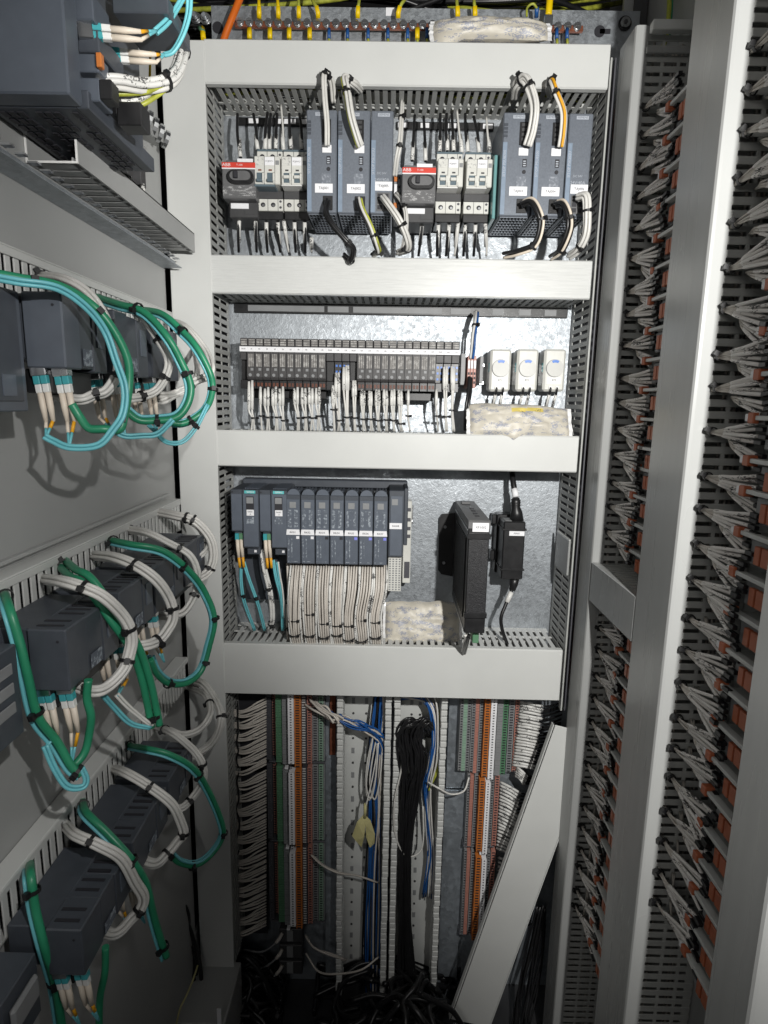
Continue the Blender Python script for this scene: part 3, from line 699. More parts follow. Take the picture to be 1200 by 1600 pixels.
def breaker(label, x0, zt, txt, on, aux=True):
    """two-pole breaker with an auxiliary contact at its right; three stepped tiers"""
    t = thing('circuit_breaker', label, 'circuit breaker', (x0+.02, 1.06, zt-.11), 'cream circuit breakers')
    pw, aw = 0.0160, 0.0078; W = 2*pw+(aw if aux else 0)
    x1 = x0+W; Yt, Ym = 1.008, 0.985
    b = MB().box((x0, Yt, zt-.018), (x1, 1.06, zt), 0.0008)
    b.box((x0, Yt, zt-.094), (x1, 1.06, zt-.074), 0.0008); b.build('terminal_tier', 'breaker', t)
    MB().box((x0, Yt-.001, zt-.0755), (x1, 1.06, zt-.0625), 0.0008).build('recess', 'dark', t)
    MB().box((x0+.0004, Ym, zt-.060), (x1-.0004, 1.055, zt-.0165), 0.0012).build('front', 'breaker', t)
    MB().box((x0, Yt+.002, zt-.108), (x1, 1.062, zt-.0945), 0.001).build('wire_entry', 'black', t)
    MB().box((x0, Yt+.001, zt+.0002), (x1, 1.062, zt+.0035), 0.0005).build('top_edge', 'toggle', t)
    for k in range(2):
        for zz in (zt-.0085, zt-.0845):
            c = Vector((x0+pw*(k+.52), Yt+.001, zz)); s = MB().cyl(c, c+Vector((0, -.0014, 0)), .0037, 14, 0); s.cyl(c+Vector((.0006, -.0010, -.0010)), c+Vector((.0006, -.0019, -.0010)), .0021, 10, 1)
            s.build('terminal_screw', ['ink', 'steel'], t)
    if aux:
        for zz in (zt-.0055, zt-.0135, zt-.079, zt-.0885):
            c = Vector((x0+2*pw+aw*.5, Yt+.001, zz)); MB().cyl(c, c+Vector((0, -.0014, 0)), .0020, 10).build('aux_screw', 'tdark', t)
    s = MB()
    for xx in [x0+pw, x0+2*pw][:2 if aux else 1]: s.box((xx-.0003, Ym-.0004, zt-.060), (xx+.0003, Ym+.001, zt-.0165)); s.box((xx-.0003, Yt-.0004, zt-.018), (xx+.0003, Yt+.001, zt)); s.box((xx-.0003, Yt-.0004, zt-.094), (xx+.0003, Yt+.001, zt-.074))
    s.build('pole_seam', 'dark', t)
    MB().box((x0+.0015, Ym-.0005, zt-.031), (x0+pw-.0015, Ym-.0001, zt-.0185)).build('rating_print', 'breaker_print', t)
    if aux: MB().box((x0+2*pw+.0012, Ym-.0005, zt-.030), (x1-.0014, Ym-.0001, zt-.0235)).build('code_print', 'tgrey', t)
    o = MB().box((x0+pw+.0006, Ym-.0008, zt-.031), (x0+2*pw-.0006, Ym-.0002, zt-.0185)).build('label_sticker', 'label', t)
    text(txt, 0.0034, o, (x0+pw*1.5, Ym-.0011, zt-.0250), squash=.95)
    for k in range(2): MB().box((x0+pw*k+.0065, Ym-.0006, zt-.0395), (x0+pw*k+.0115, Ym-.0001, zt-.0372)).build('status_window', 'copper' if on else 'dark', t)
    # toggles
    for k in range(2):
        xx = x0+pw*k+.0042
        MB().box((xx, Ym-.0008, zt-.0575), (xx+.0085, Ym-.0001, zt-.0425)).build('toggle_slot', 'toggle', t)
        MB().box((xx-.0002, Ym-.0050, zt-.0575 if on else zt-.0520), (xx+.0087, Ym-.0009, zt-.0525 if on else zt-.0470), 0.0008).build('toggle', 'toggle' if on else 'breaker', t)
        MB().prism([(Ym-.0002, zt-.0415), (Ym-.0042, zt-.0445), (Ym-.0042, zt-.0545), (Ym-.0002, zt-.0590)], 0, xx+.0090, xx+.0118).build('toggle_guard', 'breaker', t)
    MB().box((x0+.0004, Ym-.0014, zt-.0640 if on else zt-.0625), (x0+2*pw-.0002, 1.04, zt-.0605), 0.0005).build('lower_lip', 'toggle' if on else 'white', t)
    return squash(t, zt, .915)
zb = P(400, 236, 1.008).z
breaker('left cream breaker of the left pair with blue-grey toggles down, beside the isolator', P(398, 270, .99).x, zb, 'FCJ01F.1', True)
breaker('cream breaker squeezed against the leftmost power supply, raised white toggle bar', P(440, 270, .99).x, zb, 'FCJ01F.2', False)
zb2 = P(690, 240, 1.008).z
breaker('left cream breaker of the right pair, beside the right isolator', P(683, 270, .99).x, zb2, 'FCJ02F.1', False)
breaker('right cream breaker of the right pair, next to the teal cover', P(728, 270, .99).x, zb2, 'FCJ02F.2', False)
# small orange terminal next to the left trio
t = thing('terminal_block', 'small orange and white terminal column between left power supplies and right isolator', 'terminal block', (0.004, 1.06, .29))
MB().box((-0.002, 1.018, .288), (0.0085, 1.062, .352), 0.0008).build('body', 'tgrey', t)
s = MB();
for z in (.349, .336, .325, .312, .300): s.box((0.0055, 1.0172, z-.0022), (0.0082, 1.0179, z+.0012))
s.build('test_points', 'ink', t)
for z in (.343, .304): MB().box((-0.0016, 1.0160, z), (0.0040, 1.0179, z+.008), 0.0004).build('orange_lever', 'orange', t)
MB().box((-0.0014, 1.0155, .324), (0.0042, 1.0179, .339), 0.0004).build('marker', 'label', t)

# wires from the upper duct into the breakers: black wire, white printed sleeve
def feed(name, label, items, up=True, grp=None):
    for i, (xa, ya, xb, yb, col_, l) in enumerate(items):
        a, b = P(xa, ya, 1.03 if up else 1.015), P(xb, yb, 1.015 if up else 1.04)
        mid = a.lerp(b, .5)+Vector((random.uniform(-.002, .002), -.004, 0))
        t = thing(name, l, 'wire', tuple(b), grp)
        MB().wire([a, mid, b], 0.0023 if col_ == 'black_wire' else 0.0017, 7, 6).build('wire', col_, t)
        if up: q0, q1 = b.lerp(a, .02), b.lerp(a, .42)
        else: q0, q1 = a.lerp(b, .02), a.lerp(b, .72)
        mm = (q0+q1)/2+Vector((0, -.0022, 0))
        MB().tube([q0, mm, q1], 0.0032, 8).build('sleeve', 'sleeve', t)
W = 'wire'; K = 'black_wire'
ups = [(371, 178, 376, 247, K), (396, 178, 403, 235, K), (418, 176, 414, 235, K), (423, 178, 421, 235, K), (433, 178, 431, 234, K), (439, 164, 443, 236, W), (452, 178, 455, 235, K), (468, 178, 472, 235, K),
       (648, 180, 644, 252, K), (662, 182, 665, 253, K), (688, 178, 687, 238, K), (698, 178, 699, 237, K), (706, 178, 709, 237, K), (714, 172, 722, 240, W), (727, 178, 731, 239, K), (740, 182, 749, 240, K), (760, 183, 765, 240, W)]
names = []
for i, u in enumerate(ups):
    side = 'left' if i < 8 else 'right'; k = i if i < 8 else i-8
    names.append(u+((f'{ORD[k]} wire from the left above the {side} switch and breakers, {"black" if u[4] == K else "white"}'),))
feed('wire', '', names, True, 'single wires entering the breakers from above')
dns = [(374, 338, 373, 394, K), (399, 334, 401, 394, K), (416, 346, 418, 394, K), (434, 346, 438, 394, K), (443, 343, 451, 394, W), (460, 346, 462, 394, K), (476, 346, 477, 394, K), (487, 372, 487, 394, W),
       (661, 338, 654, 400, K), (685, 350, 683, 400, K), (702, 350, 697, 400, K), (716, 346, 710, 400, W), (727, 350, 724, 400, K), (743, 350, 740, 400, K), (758, 346, 760, 400, W)]
names = []
for i, u in enumerate(dns):
    side = 'left' if i < 8 else 'right'; k = i if i < 8 else i-8
    names.append(u+((f'{ORD[k]} wire from the left below the {side} switch and breakers, {"black" if u[4] == K else "white"}'),))
feed('wire', '', names, False, 'single wires leaving the switchgear downwards')

# looms hanging over the top duct into the power supplies
def pl(lst): return [P(*q) for q in lst]
harness('cable_loom', 'white wires hooked over the top duct into the TAJ001 supply', pl([(522, 160, .985), (517, 125, .962), (508, 118, .950), (509, 150, .944), (511, 190, .944), (512, 228, .947)]), [('wire', .0021, 3)], (.3, .42), 'cable loom', 'looms hooked over the top duct', part='wire')
harness('cable_loom', 'white wires hooked over the top duct into the TAJ002 supply', pl([(563, 140, .985), (552, 130, .958), (540, 124, .944), (541, 145, .940), (549, 185, .938), (558, 215, .942), (563, 228, .947)]), [('wire', .0021, 5), ('ygreen', .0013, 1)], (.25, .52), 'cable loom', 'looms hooked over the top duct', part='wire')
harness('cable_loom', 'thick white wires hooked over the top duct into the TAJ003 supply', pl([(803, 150, .985), (806, 132, .955), (818, 124, .940), (828, 135, .934), (834, 165, .932), (832, 200, .938), (824, 228, .947)]), [('wire', .0024, 6)], (.3, .5), 'cable loom', 'looms hooked over the top duct', part='wire')
harness('cable_loom', 'white and orange wires hooked over the top duct into the TAJ004 supply', pl([(860, 150, .985), (857, 135, .955), (862, 126, .942), (870, 142, .936), (880, 175, .935), (881, 205, .940), (876, 230, .947)]), [('wire', .0022, 3), ('amber', .0020, 1)], (.35, .5), 'cable loom', 'looms hooked over the top duct', part='wire')
harness('cable_loom', 'thin tied white wire pair down to the small orange terminal', pl([(629, 158, 1.02), (628, 190, 1.0), (625, 225, .995), (619, 250, 1.0), (617, 275, 1.014)]), [('wire', .0021, 2)], (.2, .55), 'cable loom', part='wire')
# cables at the feet of the supplies
harness('cable_loom', 'black mains wires curling below the TAJ001 supply onto the duct', pl([(512, 313, .946), (510, 330, .938), (520, 352, .935), (540, 375, .937), (552, 390, .945), (548, 404, .958), (538, 399, .972)]), [('black_wire', .0023, 3)], (.55, .85), 'cable loom', 'wires at the feet of the supplies', part='wire')
harness('cable_loom', 'black and yellow striped wires below the TAJ002 supply', pl([(561, 311, .946), (566, 325, .938), (578, 352, .935), (588, 378, .940), (593, 392, .955), (583, 398, .975)]), [('black_wire', .0022, 2), ('wire', .002, 1), ('ygreen', .0017, 1)], (.5, .8), 'cable loom', 'wires at the feet of the supplies', part='wire')
harness('cable_loom', 'white wires sweeping right from the TAJ005 supply to the duct', pl([(598, 308, .947), (608, 318, .937), (624, 345, .935), (636, 372, .945), (637, 388, .965), (622, 395, .985)]), [('wire', .0021, 5)], (.45, .82), 'cable loom', 'wires at the feet of the supplies', part='wire')
harness('cable_loom', 'thin white wires from the small orange terminal to the duct', pl([(619, 303, 1.012), (628, 315, .998), (633, 335, .99), (631, 365, 1.0), (628, 396, 1.02)]), [('wire', .0019, 3)], (.4,), 'cable loom', 'wires at the feet of the supplies', part='wire')
harness('cable_loom', 'thick black mains cable bending below the TAJ003 supply', pl([(817, 318, .946), (830, 315, .932), (843, 328, .924), (846, 350, .925), (836, 382, .935), (810, 395, .95), (788, 399, .972)]), [('black_wire', .0026, 3), ('boot', .002, 1)], (.45, .7), 'cable loom', 'wires at the feet of the supplies', part='wire')
harness('cable_loom', 'thick black mains cable bending below the TAJ004 supply', pl([(870, 318, .946), (880, 318, .932), (888, 335, .925), (887, 360, .928), (878, 388, .942), (862, 402, .968)]), [('black_wire', .0026, 3), ('boot', .002, 1)], (.45, .8), 'cable loom', 'wires at the feet of the supplies', part='wire')
harness('cable_loom', 'white wire loop below the rightmost TAJ006 supply', pl([(903, 308, .947), (913, 308, .934), (919, 330, .928), (916, 365, .935), (905, 390, .95), (890, 400, .972)]), [('wire', .0024, 5)], (.4, .75), 'cable loom', 'wires at the feet of the supplies', part='wire')
# ------------------------------------------------------------------ shelf 2: slim I/O modules, terminals, thermostats
def rail(label, x0, x1, z, y=YB-.012):
    t = thing('mounting_rail', label, 'rail', ((x0+x1)/2, YB, z))
    s = MB().box((x0, y, z-.0175), (x1, y+.0015, z-.0125), .0003).box((x0, y, z+.0125), (x1, y+.0015, z+.0175), .0003).box((x0, y+.006, z-.0125), (x1, y+.0075, z+.0125), .0003)
    s.box((x0, y+.0015, z-.0135), (x1, y+.006, z-.0125)).box((x0, y+.0015, z+.0125), (x1, y+.006, z+.0135)); s.build('profile', 'steel', t)
    return t
rail('steel mounting rail behind the slim black modules and thermostats', -0.262, 0.30, 0.052)
X0, MW = -0.2495, 0.01291
zT = [0.1005, 0.0870, 0.0785, 0.0335, 0.0190]
def make_io():
    c = (0, 0, 0); d = {}
    w = MW-.0006
    d['top_block'] = MB().box((0, 1.010, zT[1]), (w, 1.06, zT[0]), .0007).mesh('top_block', 'io')
    s = MB();
    for k in range(3): s.box((.0012, 1.0094, zT[1]+.0022+.0036*k), (w-.0012, 1.0100, zT[1]+.0046+.0036*k))
    d['top_print'] = s.mesh('top_print', 'io_light')
    d['name_strip'] = MB().box((-.0003, 1.0055, zT[2]), (w+.0003, 1.03, zT[1]-.0003), .0003).mesh('name_strip', 'label')
    d['body'] = MB().prism([(1.002, zT[2]-.0005), (1.000, zT[3]+.004), (1.002, zT[3]), (1.055, zT[3]), (1.055, zT[2]-.0005)], 0, 0, w).mesh('body', 'io')
    s = MB().box((.0022, 1.0004, zT[2]-.024), (.0048, 1.0012, zT[2]-.004)).box((.0056, 1.0004, zT[2]-.024), (.0082, 1.0012, zT[2]-.004)).box((.0090, 1.0004, zT[2]-.024), (.0107, 1.0012, zT[2]-.004))
    d['light_columns'] = s.mesh('light_columns', 'io_light')
    d['code_window'] = MB().box((.0058, .9996, zT[2]-.0305), (.0102, 1.0006, zT[2]-.0265)).mesh('code_window', 'tgrey')
    d['button'] = MB().cyl((.0050, 1.002, zT[2]-.0375), (.0050, .9985, zT[2]-.0375), .0026, 12).mesh('button', 'tgrey')
    d['base'] = MB().box((0, 1.008, zT[4]), (w, 1.06, zT[3]-.0004), .0006).mesh('base', 'black')
    s = MB()
    for k in range(2): s.box((.0018+.0055*k, 1.0074, zT[4]+.004), (.0055+.0055*k, 1.0081, zT[4]+.010))
    d['terminals'] = s.mesh('terminals', 'orange_dark')
    d['frame'] = MB().box((0, 1.016, zT[3]), (w, 1.055, zT[2]-.0005), .0006).mesh('frame', 'black')
    d['upper_stub'] = MB().box((0, 1.008, zT[2]-.013), (w, 1.03, zT[2]-.0006), .0006).mesh('upper_stub', 'io')
    s = MB()
    for k in range(2):
        for j in range(3): s.box((.0020+.0058*k, 1.0150, zT[2]-.0215-.0095*j), (.0052+.0058*k, 1.0161, zT[2]-.0180-.0095*j))
    d['blue_contacts'] = s.mesh('blue_contacts', 'bluemark')
    return d
M['orange_dark'] = mat('terminal_rust', (0.10, 0.028, 0.012), 0.5, var=.2)
M['dial'] = mat('dial_grey', (0.52, 0.52, 0.495), 0.42, var=.03, bump=.03, bscale=600)
IO = make_io()
FULL = ('top_block', 'top_print', 'name_strip', 'body', 'light_columns', 'code_window', 'button', 'base', 'terminals')
OPEN = ('top_block', 'top_print', 'name_strip', 'upper_stub', 'frame', 'base', 'blue_contacts')
BLANK = ('top_block', 'top_print', 'name_strip', 'upper_stub', 'frame', 'base')
for i in range(28):
    if 1 <= i <= 10 or 15 <= i <= 24: kind, desc = FULL, 'slim black module with round button'
    elif i in (0, 11, 14): kind, desc = BLANK, 'coverless black end module'
    else: kind, desc = OPEN, 'black module with blue contacts'
    x = X0+MW*i
    t = thing('io_module', f'{desc}, {ORD[i]} from left in the slim row', 'I/O module', (x, 1.06, zT[4]), 'slim black I/O modules on the second shelf')
    for nm in kind: inst(IO[nm], nm, t, (x, 0, 0.0 if i != 11 else 0))
    if i in (0, 11, 14, 25): text('RKAR', .0032, t, (x+MW/2, 1.0051, (zT[1]+zT[2])/2), squash=.8)
    else: text(f'{i}R', .0030, t, (x+MW/2, 1.0051, (zT[1]+zT[2])/2))
MB_ = MB().box((X0+.010, 1.030, .004), (X0+MW*11-.002, 1.066, .0186), .001); tag(MB_.build('rail_base', 'black'), 'black plastic base under the left slim modules', 'base')
MB_ = MB().box((X0+MW*14, 1.030, .004), (X0+MW*25-.002, 1.066, .0186), .001); tag(MB_.build('rail_base', 'black'), 'black plastic base under the right slim modules', 'base')
# wire sets under the modules: printed sleeve on top, wires to the duct, tie low down
def drop(label, xs, y0, y1, ytie, xt, grp='tied wire sets under the slim modules', yend=666, r=.0017):
    t = thing('wire_set', label, 'wires', tuple(P(xt, yend, 1.03)), grp)
    a = []
    for k, x in enumerate(xs):
        p0 = P(x, y0+random.uniform(-2, 2), 1.004); p1 = P(x+random.uniform(-.5, .5), y1, 1.0); p2 = P(xt+(x-xt)*.35, ytie, 1.002); p3 = P(xt+(x-xt)*.8+random.uniform(-1, 1)+2, yend+8, 1.015)
        MB().wire([p0, p1, p2, p3], r, 6, 6).build('wire', 'wire', t)
        MB().tube([p0, p0.lerp(p1, .5), p1], [r*1.2, r*1.75, r*1.55], 7).build('sleeve', 'sleeve', t)
    if ytie: 
        c = P(xt, ytie, 1.002); MB().ring(c, (0, 0, 1), .0022+.0012*len(xs), .0026, .0010, 12, 0, head=(1, -.3, 0)).build('cable_tie', 'tie', t)
    return t
sets = [((389, 394), 596, 640, 653, 397), ((407,), 606, 632, 650, 408), ((414, 419), 606, 634, 652, 420), ((426, 431), 606, 634, 652, 434), ((437, 442), 606, 634, 657, 444), ((460, 465), 606, 632, 653, 468), ((472, 477), 606, 632, 652, 479), ((483, 488), 606, 632, 653, 489), ((494, 499), 606, 632, 650, 498),
        ((520, 522), 604, 630, 640, 521), ((525, 529), 582, 620, 657, 531), ((537, 541, 544), 572, 610, 652, 543), ((552, 555), 594, 620, 653, 554), ((565, 569), 610, 634, 655, 568), ((577, 580), 610, 634, 655, 580), ((588, 592), 610, 634, 657, 591), ((600, 604), 610, 634, 656, 604), ((612, 616), 610, 634, 657, 615), ((623, 627), 610, 634, 662, 626), ((638,), 610, 634, 650, 637),
        ((682,), 607, 634, 650, 683), ((694, 698), 574, 610, 651, 697), ((706, 709), 573, 610, 641, 706)]
for i, a in enumerate(sets): drop(f'{ORD[i]} white printed wire set from the left below the slim module row', *a)
# grey/orange terminal group
t = thing('terminal_block', 'grey and orange terminal group between slim modules and thermostats', 'terminal block', tuple(P(740, 605, 1.06)))
a, b = P(721, 552, 1.03), P(754, 602, 1.03)
MB().box((a.x, 1.032, b.z), (a.x+.008, 1.066, a.z), .0008).box((b.x-.006, 1.030, b.z+.003), (b.x, 1.066, a.z-.004), .0008).build('end_bracket', 'tgrey', t)
for k in range(3):
    x = P(731+4.6*k, 570, 1.02).x
    MB().box((x, 1.022, P(735, 606, 1.02).z), (x+.0045, 1.066, P(735, 556, 1.02).z), .0005).build('terminal', 'pink', t)
    MB().box((x+.0004, 1.0205, P(735, 576, 1.02).z), (x+.0041, 1.0219, P(735, 563, 1.02).z), .0003).build('marker', 'label', t)
    s = MB()
    for py in (583, 590, 597): q = P(733, py, 1.02).z; s.box((x+.001, 1.0208, q-.0025), (x+.0036, 1.0221, q+.0015))
    s.build('contact', 'ink' , t)
harness('cable_loom', 'blue and white wire pair rising from the orange terminals to the duct above', pl([(744, 488, 1.04), (743, 500, 1.02), (741, 520, 1.015), (739, 540, 1.015), (737, 560, 1.02)]), [('blue', .0020, 2), ('wire', .0020, 2)], (.35,), 'cable loom', part='wire')
harness('cable_loom', 'black cable dropping from the orange terminals into the duct', pl([(735, 590, 1.016), (734, 612, 1.0), (730, 640, .998), (729, 672, 1.01)]), [('black_wire', .0026, 2)], (), 'cable loom', part='wire')
# thermostats
def thermostat(label, px, txt):
    a, b = P(px-14.3, 545, 1.025), P(px+15.0, 612, 1.025); cx = (a.x+b.x)/2; zt, z0 = a.z, b.z; w = b.x-a.x; Y = 1.025
    t = thing('thermostat', label, 'thermostat', (cx, 1.06, z0), 'white thermostats on the second shelf')
    MB().box((a.x, Y, z0), (b.x, 1.062, zt), .0035).build('housing', 'breaker', t)
    zc_ = z0+(zt-z0)*.55
    poly = [(cx+.0140*math.cos(2*math.pi*k/28), z0+(zt-z0)*.55+.0140*math.sin(2*math.pi*k/28)) for k in range(28)]
    d = MB().prism(poly, 1, Y-.0001, Y-.0035).build('dial', 'dial', t)
    ringp = [(cx+.0147*math.cos(2*math.pi*k/28), zc_+.0147*math.sin(2*math.pi*k/28)) for k in range(28)]
    MB().prism(ringp, 1, Y+.0004, Y-.0006).build('dial_gap', 'tgrey', d)
    arc = []
    zc = z0+(zt-z0)*.55
    for k in range(9): an = math.radians(62+56*k/8); arc.append((cx+.0133*math.cos(an), zc+.0133*math.sin(an)))
    for k in range(9): an = math.radians(118-56*k/8); arc.append((cx+.0090*math.cos(an), zc+.0090*math.sin(an)))
    MB().prism(arc, 1, Y-.0036, Y-.0041).build('blue_scale', 'bluemark', d)
    MB().box((a.x-.0006, Y+.006, zc-.006), (a.x+.001, Y+.016, zc+.009), .0004).build('blue_wheel', 'teal_dark', t)
    MB().box((cx-.012, Y-.0006, z0+.012), (cx+.012, Y-.0001, z0+.024)).build('name_field', 'white', t)
    text(txt, .0042, t, (cx, Y-.0010, z0+.0185))
    for s_ in (-1, 1):
        c = Vector((cx+s_*.0055, Y+.001, z0+.0065)); MB().cyl(c, c+Vector((0, -.004, 0)), .0030, 10).build('clamp', 'white', t)
        MB().wire([c+Vector((0, -.003, 0)), c+Vector((0, -.004, -.006)), c+Vector((s_*.001-.003, .004, -.028)), c+Vector((-.003, .018, -.055))], .0017, 6, 5).build('wire', 'black_wire', t)
        MB().tube([c+Vector((-.001, -.0025, -.012)), c+Vector((-.002, .001, -.020)), c+Vector((-.003, .006, -.032))], .0027, 8).build('sleeve', 'sleeve', t)
    return t
for px, tx, l in ((781.5, 'BT1', 'left white thermostat with blue scale, nearest the orange terminals'), (823.5, 'BT2', 'middle white thermostat with blue scale'), (866, 'BT3', 'right white thermostat with blue scale, nearest the right duct')): thermostat(l, px, tx)

# ------------------------------------------------------------------ desiccant bags
bag_print = flecked('desiccant_print', (0.55, 0.515, 0.44), (0.30, 0.31, 0.36), 560, 0.300, 0.45, stretch=(0.6, 1.0, 1.6), var=0.10)
b_ = bag_print.node_tree.nodes['Principled BSDF']; b_.inputs['Subsurface Weight'].default_value = 0.0
M['bag'] = bag_print
M['bag_yellow'] = flecked('desiccant_warning', (0.62, 0.50, 0.13), (0.12, 0.10, 0.05), 330, 0.33, 0.6, stretch=(.8, 1, 2))
M['bag_clear'] = mat('bag_film', (0.70, 0.70, 0.70), 0.25, var=0.1, scale=40, bump=0.3, bscale=90)
from mathutils import noise
def bag(label, c, half, ex, ey, nrm, thick, seed, sag=0.0, tip=None, band=None):
    """a filled paper sachet: ex, ey span its sheet, nrm is its bulge; crumpled with noise, flat sealed ends"""
    t = thing('desiccant_bag', label, 'bag', tuple(c), 'printed desiccant bags')
    ex, ey, nrm = Vector(ex).normalized(), Vector(ey).normalized(), Vector(nrm).normalized(); c = Vector(c)
    nu, nv = 44, 22; s = MB()
    def pt(u, v, side):
        eu = 1-abs(u)**2.6; ev = 1-abs(v)**2.4
        h = thick*(max(0, eu)**.45)*(max(0, ev)**.55)
        q = Vector((u*2.3+seed, v*1.7, side*.6)); n1 = noise.noise(q*1.6); n2 = noise.noise(q*4.1+Vector((7, 1, 2))); n3 = noise.noise(q*9.5)
        fold = abs(noise.noise(q*2.6+Vector((3, 9, 1))))
        edge = 0.10*noise.noise(Vector((u*1.7+seed*2, v*2, 5)))
        p = c+ex*(u*half[0]*(1+edge*.5*abs(v)))+ey*(v*half[1]*(1+edge+.10*noise.noise(Vector((u*2.4, seed, 1)))))
        p += nrm*(side*h*(1+.14*n1+.04*n2-.22*fold)+thick*(.03*n2+.02*n3)+thick*.12*noise.noise(Vector((u*3, v*3, seed))))
        p += ey*(-sag*(u*u))
        if tip and v < -0.55 and abs(u-tip[0]) < .35: p += ey*(-(abs(v)-.55)*tip[1]*(1-abs(u-tip[0])/.35))
        return p
    for side in (1, -1):
        vs = [pt(-1+2*i/nu, -1+2*j/nv, side) for j in range(nv+1) for i in range(nu+1)]; fs = []; fy = []
        for j in range(nv):
            for i in range(nu):
                k = j*(nu+1)+i; f = (k, k+1, k+nu+2, k+nu+1); uu, vv = -1+2*i/nu, -1+2*j/nv
                (fy if side == 1 and band and band[0] < uu < band[1] and band[2]+uu*.25 < vv < band[3]+uu*.25 else fs).append(f if side == 1 else f[::-1])
        s.add(vs, fs, 0, True)
        if fy:
            o_ = len(s.v)-len(vs); s.f += [tuple(q+o_ for q in f) for f in fy]; s.m += [1]*len(fy); s.sm += [True]*len(fy)
    s.build('sachet', ['bag', 'bag_yellow'], t)
    for sg in (-1, 1):     # flat sealed seam at each end
        e = MB(); vs = []
        for j in range(nv+1):
            v = -1+2*j/nv; p = pt(sg, v, 1); vs += [p, p+ex*sg*half[0]*.07*(1+.3*noise.noise(Vector((v*4, seed, sg))))+nrm*thick*.25*noise.noise(Vector((v*3, seed+3, sg)))]
        fs = [(2*j, 2*j+1, 2*j+3, 2*j+2) for j in range(nv)]
        e.add(vs, fs, 0, True); e.build('sealed_seam', 'bag_clear', t)
    return t
g2 = bag('crumpled desiccant bag lying on the third duct below the thermostats', P(812, 660, .985)+Vector((0, 0.005, .004)), (.081, .027), (1, .02, -.03), (0, .45, .9), (0, -.9, .42), .017, 3.0, .004, (-.15, .030), (-.2, .42, .25, .52))
# its yellow warning band
MB().hexa([]) if False else None
bag('desiccant bag standing behind the lowest duct, between white wire bundles and black box', P(660, 972, 1.025), (.067, .037), (1, 0, .02), (0, .35, .94), (0, -.94, .34), .016, 11.0, 0)
bag('desiccant bag lying on top of the uppermost duct before the earth bar', P(768, 45, 1.0)+Vector((0, .01, .004)), (.086, .0165), (1, .02, .012), (0, .35, .94), (0, -.94, .35), .015, 21.0, .002, (-.82, .035))
# ------------------------------------------------------------------ shelf 3: controller rack
rail('long steel mounting rail behind the controller rack', -0.265, 0.045, -0.20, YB-.014)
YP = 0.965
def cpu(label, x0, txt, cut=False):
    t = thing('controller_module', label, 'controller', (x0+.023, 1.06, -.24), 'tall dark controller modules')
    xm, x1 = x0+.0195, x0+.0465
    zt = -.1445
    MB().box((x0, YP, -.2150), (xm-.0003, 1.062, zt), .0009).build('left_housing', 'plc', t)
    MB().box((x0+.0008, YP-.0008, -.2130), (xm-.0012, YP+.002, zt-.0075), .0006).build('left_flap', 'plc_face', t)
    MB().cyl((x0+.003, YP+.001, zt-.004), (x0+.003, YP-.0008, zt-.004), .0014, 10).build('pin_hole', 'ink', t)
    MB().box((xm, YP-.002, -.2420), (x1, 1.062, zt), .0009).build('right_housing', 'plc', t)
    MB().box((xm+.0012, YP-.0034, -.2400), (x1-.0010, YP-.0016, zt-.0065), .0006).build('right_flap', 'plc_face', t)
    br = MB().box((xm+.004, YP-.0028, zt-.0058), (x1-.005, YP-.0019, zt-.0010)).build('brand_strip', 'siemens_teal', t)
    text('SIEMENS', .0040, br, ((xm+x1)/2, YP-.0032, zt-.0034), m='ink_white', squash=.85)
    MB().box((xm+.0068, YP-.0042, zt-.038), (xm+.0195, YP-.0035, zt-.0105)).build('display', 'ink', t)
    MB().box((xm+.0075, YP-.0046, zt-.022), (xm+.0185, YP-.0041, zt-.0120)).build('print_code', 'tgrey', t)
    o = MB().box((xm+.0075, YP-.0048, zt-.0425), (xm+.0195, YP-.0040, zt-.0325)).build('label_sticker', 'label', t)
    text(txt, .0034, o, (xm+.0135, YP-.0052, zt-.0360), squash=.9); text('-A', .003, o, (xm+.0135, YP-.0052, zt-.0400))
    MB().box((xm+.0065, YP-.0040, zt-.056), (xm+.0190, YP-.0034, zt-.045)).build('print_lines', 'plc_print', t)
    s = MB()
    for k in range(9): s.box((xm+.002+.0026*k, YP+.012, zt-.0002), (xm+.0034+.0026*k, 1.05, zt+.0012))
    s.build('top_vents', 'plc_face', t)
    # black connector plinth below
    MB().box((x0+.0045, 1.030, -.355), (x1-.0008, 1.064, -.2425), .001).build('plinth', 'plc', t)
    MB().box((xm+.004, YP+.008, -.2560), (x1-.001, 1.03, -.2424), .001).build('foot', 'plc', t)
    MB().box((xm+.016, YP+.0070, -.2520), (xm+.020, YP+.0079, -.2480)).build('white_mark', 'label', t)
    # fibre connectors
    s = MB().box((x0+.004, YP+.006, -.2275), (x0+.0185, YP+.03, -.2152), .0006); s.build('port', 'plc', t)
    for k in range(2):
        cx = x0+.0080+.0062*k; yy = YP+.004+.002*k
        MB().box((cx-.0032, yy-.003, -.2300), (cx+.0032, yy+.004, -.2190), .0008).build('plug', 'teal_dark' if k == 0 else 'tgreen', t)
        MB().tube([(cx+.0003, yy, -.2290), (cx+.001, yy-.001, -.245), (cx+.0022, yy-.001, -.2600)], [.0032, .0031, .0026], 8).build('boot', 'boot', t)
        MB().tube([(cx+.0022, yy-.001, -.2590), (cx+.0030, yy-.001, -.2690), (cx+.0032, yy, -.2780)], .0024, 8).build('amber_sleeve', 'amber', t)
    return t
cpu('left controller module with teal brand strip at the rack end', -0.2605, 'RA001')
cpu('right controller module with teal brand strip beside the I/O cards', -0.2135, 'RA002')
